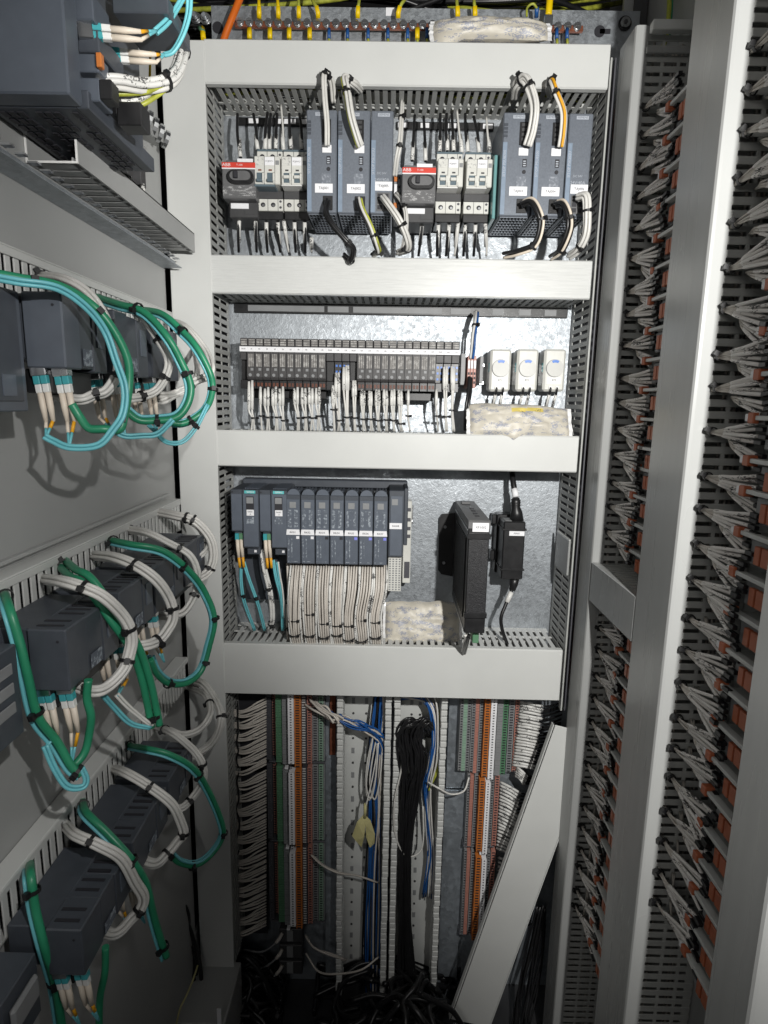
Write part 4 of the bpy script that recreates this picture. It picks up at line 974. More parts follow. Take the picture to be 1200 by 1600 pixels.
# backing frame that stands up behind the cards
t = thing('rack_frame', 'dark frame edge standing behind the controller rack cards', 'rack frame', (-0.10, 1.06, -.26))
MB().box((-0.2600, 1.045, -.150), (0.0325, 1.066, -.1365), .0015).box((0.0260, .985, -.238), (0.0325, 1.066, -.140), .001).build('frame', 'plc', t)
def card(label, x0, txt, markm, kind):
    w = .0236; z1, z0 = -.1515, -.2680; Y = YP-.001
    t = thing('io_card', label, 'I/O card', (x0+w/2, 1.06, z0), 'dark blue-grey I/O cards of the controller rack')
    MB().box((x0, Y, z0), (x0+w-.0005, 1.045, z1), .0009).build('housing', 'plc', t)
    MB().box((x0+.0008, Y-.0010, z0+.0006), (x0+w-.0013, Y+.001, z1-.0075), .0006).build('front_flap', 'plc_face', t)
    arc = [(x0+.001, z1-.001)]+[(x0+w/2+(w/2-.0014)*math.cos(math.pi-math.pi*k/12), z1-.001+.0105*math.sin(math.pi*k/12)) for k in range(13)]+[(x0+w-.0015, z1-.001)]
    MB().prism(arc, 1, Y+.003, Y+.010).build('release_lever', 'plc_face', t)
    s = MB()
    for k in range(4): s.box((x0+.003+.005*k, Y+.012, z1+.001), (x0+.0055+.005*k, Y+.05, z1+.006))
    s.build('top_ribs', 'plc_face', t)
    MB().box((x0+.006, Y-.0016, z1-.0215), (x0+.0165, Y-.0009, z1-.0115)).build('print_code', 'tgrey', t)
    if kind == 0:
        s = MB()
        for k in range(5): s.box((x0+.003, Y-.0015, z1-.0295-.0062*k), (x0+.0088, Y-.0009, z1-.0245-.0062*k)); s.box((x0+.0135, Y-.0015, z1-.0295-.0062*k), (x0+.0195, Y-.0009, z1-.0245-.0062*k))
    else:
        s = MB().box((x0+.0035, Y-.0015, z1-.053), (x0+.0075, Y-.0009, z1-.0255)).box((x0+.0150, Y-.0015, z1-.053), (x0+.0190, Y-.0009, z1-.0255)).box((x0+.0075, Y-.0014, z1-.0262), (x0+.0150, Y-.0009, z1-.0252)).box((x0+.0075, Y-.0014, z1-.0405), (x0+.0150, Y-.0009, z1-.0395))
    s.build('channel_lights', 'plc_print', t)
    s = MB().box((x0+.0028, Y-.0015, z0+.011), (x0+.0050, Y-.0009, z0+.043)).box((x0+.0078, Y-.0015, z0+.011), (x0+.0098, Y-.0009, z0+.043)).box((x0+.0020, Y-.0015, z0+.0035), (x0+.0180, Y-.0009, z0+.0048)); s.build('pin_print', 'plc_print', t)
    o = MB().prism([(x0+.0012, z1-.0575), (x0+w-.0018, z1-.0575), (x0+w-.0008, z1-.0665), (x0+.0003, z1-.0665)], 1, Y-.0010, Y-.0030).build('label_sticker', 'label', t)
    text(txt, .0046, o, (x0+w/2-.0006, Y-.0034, z1-.0622))
    MB().box((x0+.0165, Y-.0018, z1-.0735), (x0+.0215, Y-.0010, z1-.0690)).build('colour_mark', markm, t)
    return t
mk = ['label', 'label', 'ink', 'ink', 'lilac', 'lilac', 'lilac']
wd = ['white', 'white', 'black', 'black', 'lilac', 'lilac', 'lilac']
for i in range(7): card(f'I/O card labelled RK0{i+1} with a small {wd[i]} square', -0.1690+.0241*i, f'RK0{i+1}', mk[i], 0 if i < 4 else 1)
t = thing('io_card', 'slim rightmost rack card labelled RK008 with white terminal strip below', 'I/O card', (.012, 1.06, -.255))
MB().box((0.0005, YP+.004, -.2545), (0.0255, 1.045, -.142), .001).build('housing', 'plc', t)
MB().box((0.0030, YP+.0030, -.2520), (0.0230, YP+.0041, -.151), .0006).build('front_flap', 'plc_face', t)
MB().box((0.0050, YP+.0022, -.166), (0.0150, YP+.0029, -.156)).build('print_code', 'tgrey', t)
o = MB().box((0.0020, YP+.0012, -.2060), (0.0225, YP+.0029, -.1960)).build('label_sticker', 'label', t); text('RK008', .0042, o, (.0122, YP+.0008, -.201))
s = MB().box((0.0010, YP+.015, -.318), (0.0235, 1.04, -.2548), .0008)
for i in range(4):
    for j in range(14): s.box((.0028+.0054*i, YP+.0142, -.2600-.0041*j-.0022), (.0058+.0054*i, YP+.0152, -.2600-.0041*j), m=1)
s.build('terminal_strip', ['breaker', 'tgrey'], t)
t = thing('terminal_block', 'cream terminal parts peeking out behind the right end of the rack', 'terminal block', (.038, 1.06, -.30))
MB().box((0.0270, 1.035, -.320), (0.0410, 1.066, -.170), .001).build('body', 'breaker', t)
s = MB()
for z in (-.182, -.200, -.216, -.2300): s.box((.030, 1.0335, z-.006), (.0395, 1.0351, z))
s.box((.030, 1.0335, -.310), (.0395, 1.0351, -.280)); s.build('dark_slots', 'tdark', t)

# white wire bundles from the I/O cards down into the duct
def cardloom(label, x, xb, n, seed):
    r = random.Random(seed); t = thing('wire_bundle', label, 'wire bundle', tuple(P(xb, 1000, 1.0)), 'white wire bundles below the I/O cards')
    s = MB(); s2 = MB()
    for k in range(n):
        u = (k % 6)/5-.5; v = (k//6)/max(1, (n//6))-.5
        a = P(x+u*20, 880, 1.0); a.y = 1.0+v*.020; b = P(x+u*20-1, 915, 1.0); b.y = .986+v*.024-.004*math.cos(u*3); c = P(xb+u*18.5, 955, .99); c.y = .984+v*.026-.005*math.cos(u*3); d = P(xb+u*17.5+1, 985, .99); d.y = .987+v*.024-.005*math.cos(u*3); e = P(xb+u*17+2, 1004, .99); e.y = .992+v*.02
        j = Vector((r.uniform(-.0012, .0012), r.uniform(-.0012, .0012), 0))
        (s if k % 5 else s2).wire([a, b+j, c+j, d, e], .0018, 6, 5)
    s.build('wires', 'wire_pink', t, 'stuff'); s2.build('wires', 'sleeve', t, 'stuff')
    for yy in (r.uniform(952, 975), r.uniform(984, 996)):
        q = P(xb, yy, .99); q.y = .985
        vs = MB(); ring = [q+Vector((.0118*math.cos(2*math.pi*k/20), .0205*math.sin(2*math.pi*k/20), .0015*math.sin(2*math.pi*k/20+1))) for k in range(21)]
        vs.tube(ring, .0012, 6); vs.box(q+Vector((.005, -.0225, -.002)), q+Vector((.009, -.0185, .0025)), .0004); vs.build('cable_tie', 'tie', t)
    return t
for i in range(7): cardloom(f'{ORD[i]} thick white wire bundle from the left below the I/O cards', 466+21.5*i, [463, 486, 508, 528, 546, 566, 587][i], 24, 40+i)
harness('cable_loom', 'thin white cable tied left of the card bundles', pl([(450, 880, 1.0), (451, 920, .99), (450, 960, .988), (452, 1000, 1.0)]), [('wire_pink', .0022, 3)], (.5, .85), 'cable loom', part='wire')
harness('cable_loom', 'white printed cable leaving below the left controller', pl([(408, 858, .985), (413, 890, .98), (421, 930, .98), (424, 965, .985), (420, 984, 1.0)]), [('sleeve', .0024, 3)], (.45, .85), 'cable loom', part='wire')
harness('fibre_pair', 'aqua fibres from the left controller into the duct', pl([(377, 875, .985), (374, 905, .985), (380, 940, .99), (398, 985, 1.01)]), [('teal', .0015, 2)], (.6,), 'fibre cable')
harness('fibre_pair', 'aqua fibre crossing rightward below the left controller', pl([(381, 878, .985), (388, 905, .985), (402, 945, .99), (414, 985, 1.01)]), [('teal', .0015, 2)], (.6,), 'fibre cable')
harness('fibre_pair', 'aqua fibres from the right controller into the duct', pl([(427, 875, .985), (430, 905, .985), (438, 935, .99), (442, 985, 1.01)]), [('teal', .0015, 2)], (), 'fibre cable')
harness('fibre_pair', 'second aqua fibres of the right controller beside the white cable', pl([(433, 878, .985), (437, 900, .985), (441, 925, .99), (443, 965, 1.0)]), [('teal', .0015, 2), ('wire', .0015, 1)], (), 'fibre cable')

# ------------------------------------------------------------------ black converter box and power brick
t = thing('converter_box', 'tall black finned converter box labelled XF1002', 'converter box', (0.137, 1.07, -.352))
x0, x1, z0, z1 = .1215, .1535, -.352, -.1725
MB().box((x0, .882, z0), (x1, 1.066, z1-.012), .0012).build('housing', 'black', t)
MB().prism([(.8805, z1-.012), (.8805, z1-.002), (.884, z1), (1.066, z1), (1.066, z1-.012)], 0, x0-.0006, x1+.0006).build('lid', 'iso', t)
MB().box((x0+.001, .8805, z0+.032), (x1-.001, .8822, z1-.028), .0004).build('mesh_front', 'black_tex', t)
fins = MB()
for k in range(11): fins.box((x0-.0022, .900+.013*k, z0+.02), (x0-.0001, .905+.013*k, z1-.03), .0004)
fins.build('side_fins', 'black', t)
for zz in (z0+.030, z1-.024): MB().box((x0-.0016, .8780, zz-.004), (x1+.0016, .8865, zz+.004), .0006).build('clamp_band', 'black', t)
MB().box((x0-.0012, .885, z0+.002), (x0-.0002, 1.06, z0+.005)).box((x0-.0014, .885, z1-.016), (x0-.0002, 1.06, z1-.0135)).build('edge_trim', 'steel', t)
o = MB().box((x0+.0055, .8788, z1-.0165), (x1-.002, .8803, z1-.003)).build('label_sticker', 'label', t); text('XF1002', .0052, o, ((x0+x1)/2+.002, .8784, z1-.0098))
s = MB()
for k in range(4): s.box((x0+.014, .915+.022*k, z1+.0001), (x0+.021, .923+.022*k, z1+.0006))
s.build('top_lights', 'ink', t); text('NETLINK', .005, t, (x0+.016, 1.03, z1+.0007), '+Z', 'ink_grey')
MB().box((x0+.006, 1.03, z1+.0002), (x0+.022, 1.045, z1+.004), .0008).build('top_latch', 'iso', t)
s = MB().prism([(.093, -.206), (.098, -.198), (.1215, -.196), (.1215, -.316), (.100, -.312), (.094, -.304)], 1, 1.070, 1.073); s.build('mounting_ear', 'black', t)
for z in (-.222, -.290): MB().cyl((.104, 1.0699, z), (.104, 1.0680, z), .0028, 10).build('ear_screw', 'steel', t)
MB().box((.138, .900, z0-.024), (.148, .93, z0-.0005), .001).build('green_plug', 'tgreen', t)
harness('cable_loom', 'grey cables leaving the foot of the black converter box', pl([(730, 992, .90), (728, 1004, .92), (724, 1020, .97)]), [('wire', .002, 2), ('black_wire', .002, 2)], (), 'cable loom', part='wire')
t = thing('power_brick', 'black power adapter brick right of the converter box', 'power adapter', (.218, 1.07, -.30))
x0, x1, z0, z1 = .1975, .2350, -.2990, -.1960
MB().box((x0, 1.000, z0), (x1, 1.045, z1), .002).build('housing', 'black', t)
MB().box((x0-.0035, 1.045, z0-.001), (x1-.001, 1.072, z1+.004), .0015).build('back_shell', 'black', t)
for zz in (z0+.018, z1-.014): MB().box((x0-.002, .9982, zz-.0016), (x1+.002, 1.07, zz+.0016), .0005).build('strap', 'tie', t)
o = MB().box((x0+.010, .9985, z1-.0245), (x1-.0015, .9998, z1-.0165)).build('label_sticker', 'label', t); text('PSA01', .0040, o, ((x0+x1)/2+.004, .9981, z1-.0205))
for zz in (z0+.030, z1-.006): MB().box((x0-.0105, 1.055, zz-.010), (x0-.003, 1.073, zz+.008), .001).build('bracket', 'black', t)
MB().box((x0+.003, 1.003, z1+.0001), (x0+.014, 1.03, z1+.0008)).build('sticker', 'tgrey', t)
t = thing('power_cable', 'thick black mains cable with plug entering the power brick from above', 'cable', tuple(P(806, 812, 1.02)))
q = [P(800, 735, 1.045), P(802, 755, 1.03), P(806, 775, 1.022)]
MB().wire(q, .0050, 10, 6).build('cable', 'black_wire', t); MB().tube([P(803, 764, 1.026), P(805, 770, 1.023), P(806, 777, 1.02)], .0058, 10).build('tag_sleeve', 'label', t)
MB().tube([P(806, 778, 1.02), P(806, 784, 1.02), P(806, 792, 1.02), P(807, 800, 1.02), P(807, 813, 1.02)], [.0062, .0080, .0072, .0100, .0125], 12).build('plug', 'black', t)
for k in range(3): MB().ring(P(806, 781+4*k, 1.02), (0, 0, 1), .0078, .0012, .0008, 14).build('strain_relief', 'black', t)
t = thing('power_cable', 'thin black cable curving from the brick foot into the duct', 'cable', tuple(P(787, 1003, 1.0)))
MB().wire([P(803, 905, 1.015), P(800, 920, 1.012), P(790, 945, 1.005), P(783, 965, 1.0), P(785, 985, 1.0), P(793, 1008, 1.0)], .0032, 8, 6).build('cable', 'black_wire', t)
MB().tube([P(804, 903, 1.015), P(803, 912, 1.015), P(800, 923, 1.012)], [.0085, .0075, .0055], 10).build('strain_relief', 'black', t)
MB().tube([P(799, 925, 1.011), P(796, 932, 1.009), P(792, 941, 1.006)], .0046, 8).build('tag_sleeve', 'sleeve', t)
# ------------------------------------------------------------------ earth bar at the top
t = thing('earth_bar', 'copper earth bar with a row of screws across the top', 'earth bar', tuple(P(640, 57, 1.06)))
a, b = P(366, 30, 1.058), P(911, 50, 1.058)
MB().box((a.x, 1.058, b.z+.001), (b.x, 1.064, a.z-.002), .0006).build('bar', 'copper', t)
zc = (a.z+b.z)/2+.001
for x in np.linspace(a.x+.009, b.x-.010, 36):
    s = MB().cyl((x, 1.0581, zc), (x, 1.0560, zc), .0062, 14, 0).cyl((x, 1.0560, zc), (x, 1.0525, zc), .0047, 12, 0); s.box((x-.0035, 1.0519, zc-.0006), (x+.0035, 1.0526, zc+.0006), m=1); s.build('screw', ['steel', 'dark'], t)
s = MB().box((a.x+.02, 1.064, zc-.02), (a.x+.028, 1.08, zc+.004)).box((b.x-.028, 1.064, zc-.02), (b.x-.02, 1.08, zc+.004)); s.build('support', 'zinc', t)
top = [(405, 404, 'yellow'), (435, 433, 'yellow'), (467, 466, 'yellow'), (497, 484, 'yellow'), (559, 562, 'yellow'), (622, 636, 'yellow'), (715, 713, 'yellow'), (742, 740, 'yellow')]
for i, (x, xt, mm) in enumerate(top):
    t = thing('earth_wire', f'{ORD[i]} yellow-lugged earth wire from the left rising from the earth bar', 'wire', tuple(P(x, 27, 1.05)), 'earth wires rising from the earth bar')
    MB().tube([P(x, 28, 1.052), P(x, 20, 1.048), P(x+(xt-x)*.2, 10, 1.046)], [.0046, .0048, .0042], 4).build('lug', 'yellow', t)
    MB().wire([P(x+(xt-x)*.2, 11, 1.046), P(x+(xt-x)*.6, 2, 1.05), P(xt+(10 if i == 5 else 0), -14, 1.07)], .0026, 6, 5).build('wire', 'ygreen' if i > 1 else 'yellow', t)
bot = [(390, 'yellow'), (422, 'yellow'), (452, 'yellow'), (484, 'yellow'), (514, 'blue'), (543, 'blue'), (575, 'blue'), (606, 'blue'), (637, 'blue'), (652, 'yellow'), (667, 'blue'), (870, 'blue'), (886, 'blue')]
for i, (x, mm) in enumerate(bot):
    t = thing('earth_wire', f'{ORD[i]} lug from the left hanging below the earth bar, {mm}', 'wire', tuple(P(x, 60, 1.05)), 'lugs hanging below the earth bar')
    r_ = .0046 if mm == 'yellow' else .0028
    MB().tube([P(x, 45, 1.052), P(x, 52, 1.05), P(x, 61, 1.05)], r_, 4 if mm == 'yellow' else 8).build('lug', mm, t)
    MB().wire([P(x, 60, 1.05), P(x+1, 72, 1.05)], .0022, 6, 2).build('wire', 'ygreen', t)
t = thing('conduit', 'orange conduit slanting down at the top left of the earth bar', 'conduit', tuple(P(352, 60, 1.06)))
MB().wire([P(378, -10, 1.055), P(365, 22, 1.05), P(352, 55, 1.05), P(346, 75, 1.05)], .0055, 10, 6).build('tube', 'orange_wire', t)
t = thing('earth_cable', 'thick yellow-green cable with crimped lug at the right of the earth bar', 'cable', tuple(P(857, 45, 1.05)))
MB().wire([P(860, -10, 1.05), P(858, 12, 1.046), P(857, 24, 1.046)], .0052, 10, 5).build('cable', 'yellow', t)
c0, c1 = P(851, 24, 1.046), P(862, 47, 1.046); MB().box((c0.x, 1.042, c1.z), (c1.x, 1.051, c0.z), .001).build('lug', 'steel', t)
t = thing('earth_wire', 'small looped yellow-green wire with blue ferrule left of the thick earth cable', 'wire', tuple(P(838, 25, 1.05)))
MB().wire([P(823, 26, 1.05), P(824, 12, 1.04), P(833, 6, 1.036), P(839, 13, 1.04)], .0018, 6, 6).build('wire', 'ygreen', t)
MB().tube([P(839, 12, 1.04), P(838, 27, 1.05)], .0032, 8).build('ferrule', 'blue', t)
t = thing('earth_lug', 'green and yellow cable lug at the top left bolts', 'lug', tuple(P(318, 56, 1.05)))
MB().tube([P(316, 44, 1.05), P(318, 62, 1.04)], .0042, 6).build('lug', 'yellow', t); MB().tube([P(311, 43, 1.05), P(318, 50, 1.045)], .0035, 6).build('sleeve', 'tgreen', t)
t = thing('label_plate', 'small white label on the zinc plate above the earth bar', 'label', tuple(P(610, 18, YB)))
a, b = P(603, 12, YB-.001), P(617, 25, YB-.001); MB().box((a.x, YB-.0014, b.z), (b.x, YB-.0006, a.z)).build('plate', 'label', t)
# dark mass of cables above the plate
t = thing('cable_bunch', 'dark bunch of green-striped cables running above the back plate', 'cables', (0, 1.2, .66))
s = MB(); s2 = MB()
for i in range(18): (s2 if i % 4 == 0 else s).wire([(-.45, random.uniform(1.12, 1.26), .64+random.uniform(0, .10)), (-.1, random.uniform(1.12, 1.26), .64+random.uniform(0, .1)), (.2, random.uniform(1.12, 1.26), .64+random.uniform(0, .1)), (.45, random.uniform(1.12, 1.26), .64+random.uniform(0, .1))], .004, 6, 8)
s.build('cables', 'black_wire', t, 'stuff'); s2.build('cables', 'ygreen', t, 'stuff')
t = thing('earth_wire', 'yellow-green earth wire hanging in the upper right corner behind the side ducts', 'wire', tuple(PX(1040, 100, .39)))
MB().wire([P(1046, -10, 1.0), P(1045, 20, .99), P(1041, 55, .98), P(1030, 95, .97)], .0035, 8, 6).build('wire', 'ygreen', t)
t = thing('earth_wire', 'short green earth wire beside the long one in the upper right corner', 'wire', tuple(PX(1046, 60, .39)))
MB().wire([P(1050, -10, 1.0), P(1049, 20, .99), P(1046, 55, .98)], .002, 8, 6).build('wire', 'green', t)

# ------------------------------------------------------------------ lower section: terminal strips
def strip_section(label, cols, y0, y1, yref, grp, n, cap=True):
    zt, z0 = P(cols[0][0], y0, 1.03).z, P(cols[0][0], y1, 1.03).z
    t = thing('terminal_strip', label, 'terminal strip', (P(cols[0][0], yref, 1.04).x, 1.08, z0), grp)
    mats = ['tdark', 'tgreen', 'tgrey', 'label', 'orange', 'pink', 'pgreen', 'ink', 'dark']; bodies = {}
    dz = (zt-z0)/n
    for (xa, xb, mm, Y, dash) in cols:
        A, B_ = P(xa, yref, Y).x, P(xb, yref, Y).x
        s = bodies.setdefault(mm, MB()); s2 = bodies.setdefault('ink' if mm != 'tdark' else 'duct', MB())
        if mm == 'label':
            k = 0; zz = zt
            while zz > z0+dz*2:
                z2 = max(z0, zz-dz*10); s.box((A, Y, z2+.0004), (B_, Y+.02, zz-.0004)); zz = z2
            for k in range(n): s2.box((A+(B_-A)*.35, Y-.0004, zt-dz*(k+.7)), (A+(B_-A)*.65, Y+.0001, zt-dz*(k+.35)))
            continue
        for k in range(n):
            za, zb_ = zt-dz*k, zt-dz*(k+1)
            s.box((A, Y+random.uniform(0, .0006), zb_+dz*.14), (B_, 1.078, za))
            if dash: s2.box((A+(B_-A)*.2, Y-.0006, zb_+dz*.35), (A+(B_-A)*.8, Y-.0001, za-dz*.25))
    for mm, s in bodies.items():
        nm = {'label': 'number_strip', 'ink': 'wire_holes', 'duct': 'test_sockets'}.get(mm, 'terminals')
        if s.f: s.build(nm, mm, t, 'stuff')
    if cap:
        A, B_ = P(cols[0][0], yref, 1.03).x, P(cols[-1][1], yref, 1.03).x
        MB().box((A, 1.046, z0-.0030), (B_, 1.078, z0-.0004), .0006).build('end_plate', 'tdark', t)
        x = P(446, yref, 1.02).x if A < 0 else P(760, yref, 1.02).x
        MB().box((x-.0045, 1.030, z0-.006), (x+.002, 1.04, z0-.0025), .0004).build('end_marker', 'label', t)
    return t
LC = [(416, 424, 'tdark', 1.050, 0), (424, 431, 'pink', 1.062, 1), (431, 441, 'tgreen', 1.042, 0), (441, 450, 'tgrey', 1.036, 0), (450, 459, 'label', 1.022, 0), (460, 470, 'orange', 1.028, 1), (470.5, 479, 'tdark', 1.040, 1), (480, 487, 'pink', 1.040, 1), (488, 497, 'tgrey', 1.048, 1), (498, 505, 'pgreen', 1.048, 1), (505.5, 507, 'tgrey', 1.050, 0)]
for i, (y0, y1, l) in enumerate(((1070, 1197, 'upper'), (1203, 1322, 'middle'), (1328, 1449, 'lowest'))):
    strip_section(f'{l} section of the left coloured terminal strip below the lowest duct', LC, y0, y1, 1150, 'left terminal strip sections', 32)
RC = [(720, 725, 'tgrey', 1.048, 1), (725, 731, 'pgreen', 1.048, 0), (731, 737, 'tgrey', 1.048, 1), (738, 744, 'tgrey', 1.044, 1), (744, 749.5, 'pink', 1.042, 0), (750, 757, 'tgrey', 1.044, 1), (758, 767, 'orange', 1.030, 1), (768, 777, 'label', 1.024, 0), (778, 787, 'tgrey', 1.036, 0), (787, 795, 'tgreen', 1.040, 1), (796, 805, 'tgrey', 1.048, 1), (806, 812, 'pink', 1.050, 1)]
strip_section('upper section of the right coloured terminal strip with green and orange columns', RC, 1075, 1214, 1100, 'right terminal strip sections', 34, False)
RC2 = [(730, 734, 'tgrey', 1.048, 1), (734.5, 740, 'pink', 1.044, 0), (741, 748, 'tgrey', 1.046, 1), (749, 758, 'orange', 1.030, 1), (759, 766.5, 'label', 1.024, 0), (767, 772, 'tgrey', 1.044, 1), (773, 780, 'pink', 1.046, 1)]
strip_section('middle section of the right terminal strip with orange and white columns', RC2, 1219, 1331, 1230, 'right terminal strip sections', 28)
RC3 = [(a+0.5, b+.5, m_, y_, d_) for a, b, m_, y_, d_ in RC2]
strip_section('lowest section of the right terminal strip, half behind the leaning lid', RC3, 1339, 1470, 1230, 'right terminal strip sections', 32)
# wires curving from the left strip into the left duct
for i, (y0, y1, l) in enumerate(((1092, 1195, 'upper'), (1203, 1318, 'middle'), (1325, 1446, 'lowest'))):
    t = thing('wire_comb', f'comb of white wires curving left from the {l} left terminal section', 'wires', tuple(P(380, y1, 1.03)), 'combs of white wires left of the terminal strip')
    n = 28; g = 5; s = MB(); s2 = MB()
    for k in range(n):
        y = y0+(y1-y0)*k/(n-1)+random.uniform(-1.2, 1.2); grp = k//g; yc = y0+(y1-y0)*(grp*g+g*.35)/(n-1)+8
        a = P(416, y, 1.050); b = P(402, y+7, 1.035); c = P(383, y*.72+yc*.28+13+random.uniform(-1.5, 1.5), 1.028+random.uniform(-.004, .004)); d = P(368, y*.50+yc*.50+11, 1.032); e = P(347, y*.5+yc*.5+2, 1.046)
        s.wire([a, b.lerp(a, .3), b, c.lerp(b, .6)], .0019, 6, 4); s2.wire([b, c, d, e], .0017, 6, 5)
    s.build('sleeves', 'wire_pink', t, 'stuff'); s2.build('wires', 'wire_pink', t, 'stuff')
    q = [P(371+random.uniform(-3, 3), y0+(y1-y0)*k/8+4, 1.0265) for k in range(9)]
    MB().tube(catmull(q, 4), .0017, 6).build('lacing', 'tie', t)
    MB().tube([P(356, y0, 1.055), P(360, y1, 1.055)], .004, 6).build('dark_wires', 'black_wire', t)
    A, B_ = P(345, (y0+y1)/2, 1.07), P(417, (y0+y1)/2, 1.07); MB().box((A.x, 1.066, P(380, y1+9, 1.07).z), (B_.x, 1.075, P(380, y0-12, 1.07).z)).build('backing', 'ink', t)  # added black sheet, puts the shade between the wires into colour
# sleeves leaving the right strip
def rcomb(label, x0, x1, y0, y1, n, slope, xs):
    t = thing('wire_comb', label, 'wires', tuple(P(x1, y1, 1.03)), 'combs of white sleeves right of the terminal strip')
    s = MB(); s2 = MB()
    for k in range(n):
        y = y0+(y1-y0)*k/(n-1); sh = xs*k/(n-1); j = random.uniform(-3, 3)
        a = P(x0+sh, y, 1.050); b = P((x0+x1)/2+sh, y+slope*.4+j*.3, 1.036); c = P(x1+sh+j, y+slope+j*.4, 1.036); d = P(x1+sh+16, y+slope*1.2-3+j, 1.045); e = P(x1+sh+34, y+slope*1.0-8+j, 1.065)
        s.wire([a, b, c], .0026, 6, 4); s2.wire([c, d, e], .0018, 6, 4)
    s.build('sleeves', 'sleeve', t, 'stuff'); s2.build('wires', 'black_wire', t, 'stuff')
    return t
rcomb('comb of white printed sleeves right of the upper right terminal section', 813, 846, 1097, 1195, 22, 6, -12)
rcomb('short slanting fan of white sleeves below the upper right comb', 807, 822, 1198, 1212, 5, 14, -2)
rcomb('comb of white sleeves bending down right of the middle right terminal section', 782, 810, 1222, 1325, 20, 16, -6)
rcomb('dim comb of sleeves right of the lowest right terminal section', 779, 800, 1340, 1440, 16, 12, -4)
# ------------------------------------------------------------------ open ducts in the middle with toothed walls
zt, zb_ = P(560, 1075, 1.05).z, -1.20
tooth = MB().box((-.0058, 0, -.0050), (.0058, .055, .0050), .0009).mesh('tooth', 'duct')
def open_duct(label, xa, xb, ga, gb):
    A, B_ = P(xa, 1200, 1.02).x, P(xb, 1200, 1.02).x
    t = thing('open_duct', label, 'wiring duct', ((A+B_)/2, 1.08, zb_), 'open toothed wiring ducts in the lower middle')
    s = MB().box((A-.004, 1.0865, zb_), (B_+.004, 1.0905, zt)); s.build('base', 'perf', t)
    for px in (ga, gb):
        x = P(px, 1200, 1.078).x
        for k in range(24):
            z = zt-.018-.027*k
            if z < zb_: break
            if k % 2: MB().box((x-.0030, 1.0850, z-.0060), (x+.0030, 1.0862, z+.0060), .0002).build('slot_hole', 'tgrey', t)
            else: MB().cyl((x, 1.0866, z), (x, 1.0853, z), .0024, 10).build('round_hole', 'dark', t)
    for x in (A, B_):
        n = int((zt-zb_)/.0128)
        for k in range(n): inst(tooth, 'tooth', t, (x+random.uniform(-.0007, .0007), 1.020+random.uniform(-.0012, .0012), zt-.0128*(k+.5)))
        MB().box((x-.0010, 1.035, zb_), (x+.0010, 1.0863, zt)).build('side_wall', 'duct_shaded', t)
    return t
open_duct('left open toothed duct with perforated base below the lowest duct', 531, 605, 551, 571)
open_duct('right open toothed duct holding the black cable bunch', 619, 691, 641, 654)
t = thing('zinc_channel', 'plain zinc channel between the right toothed duct and the terminal strip', 'channel', tuple(P(706, 1400, 1.08)))
A, B_ = P(697, 1200, 1.07).x, P(729, 1200, 1.07).x
MB().box((A, 1.070, -1.2), (B_, 1.072, P(700, 1235, 1.07).z)).box((A+.002, 1.074, P(700, 1233, 1.07).z), (B_, 1.076, -.51)).build('sheet', 'zinc_big', t)
t = thing('zinc_channel', 'narrow dull channel left of the left toothed duct', 'channel', tuple(P(515, 1400, 1.08)))
A, B_ = P(509, 1200, 1.07).x, P(526, 1200, 1.07).x
MB().box((A, 1.068, -1.2), (B_, 1.070, -.51)).build('sheet', 'zinc_big', t)
A, B_ = P(515, 1200, 1.06).x, P(524, 1200, 1.06).x
MB().box((A, 1.060, P(515, 1180, 1.06).z), (B_, 1.066, -.51), .0008).build('copper_strip', 'copper', t)
# wires in the ducts
def many(label, name, mmn, ctrl, n, r, spread, cat='cables', seg=6):
    t = thing(name, label, cat, tuple(P(*ctrl[len(ctrl)//2])))
    for mm, k in mmn:
        s = MB()
        for i in range(k):
            jx, jy = random.uniform(-1, 1), random.uniform(-1, 1); pts = []
            for q, c in enumerate(ctrl):
                j2 = random.uniform(-.35, .35)
                pts.append(P(c[0]+(jx+j2)*spread[q], c[1]+(random.uniform(-.5, .5)*spread[q] if 0 < q else jy*spread[q]*.6), c[2]+jy*.008))
            s.wire(pts, r, 6, seg)
        s.build('wires', mm, t, 'stuff')
    return t
many('blue and white wires entering the left toothed duct from the left terminals', 'wire_bundle', (('blue', 8), ('wire_pink', 7)), [(515, 1118, 1.03), (530, 1125, 1.02), (555, 1132, 1.02), (580, 1142, 1.03), (596, 1160, 1.04), (600, 1190, 1.05)], 0, .0017, (14, 16, 14, 12, 8, 5))
many('white sleeves between the left terminal strip and the left toothed wall', 'wire_bundle', (('wire_pink', 9),), [(488, 1100, 1.04), (505, 1108, 1.02), (522, 1120, 1.012), (531, 1128, 1.008)], 0, .0021, (12, 12, 12, 12), 'wires')
many('blue and white wires falling inside the left toothed duct', 'wire_bundle', (('blue', 9), ('wire_pink', 5), ('black_wire', 6)), [(594, 1080, 1.06), (592, 1120, 1.05), (588, 1170, 1.05), (584, 1220, 1.05), (586, 1280, 1.055), (583, 1350, 1.06), (580, 1450, 1.065), (578, 1560, 1.07)], 0, .0018, (8, 10, 10, 10, 9, 9, 10, 12))
many('white wire loops hanging inside the left toothed duct', 'wire_loop', (('wire', 3),), [(588, 1140, 1.04), (578, 1190, 1.035), (574, 1230, 1.035), (582, 1248, 1.035), (590, 1215, 1.035), (594, 1160, 1.04)], 0, .0016, (4, 5, 4, 4, 4, 4), 'wires')
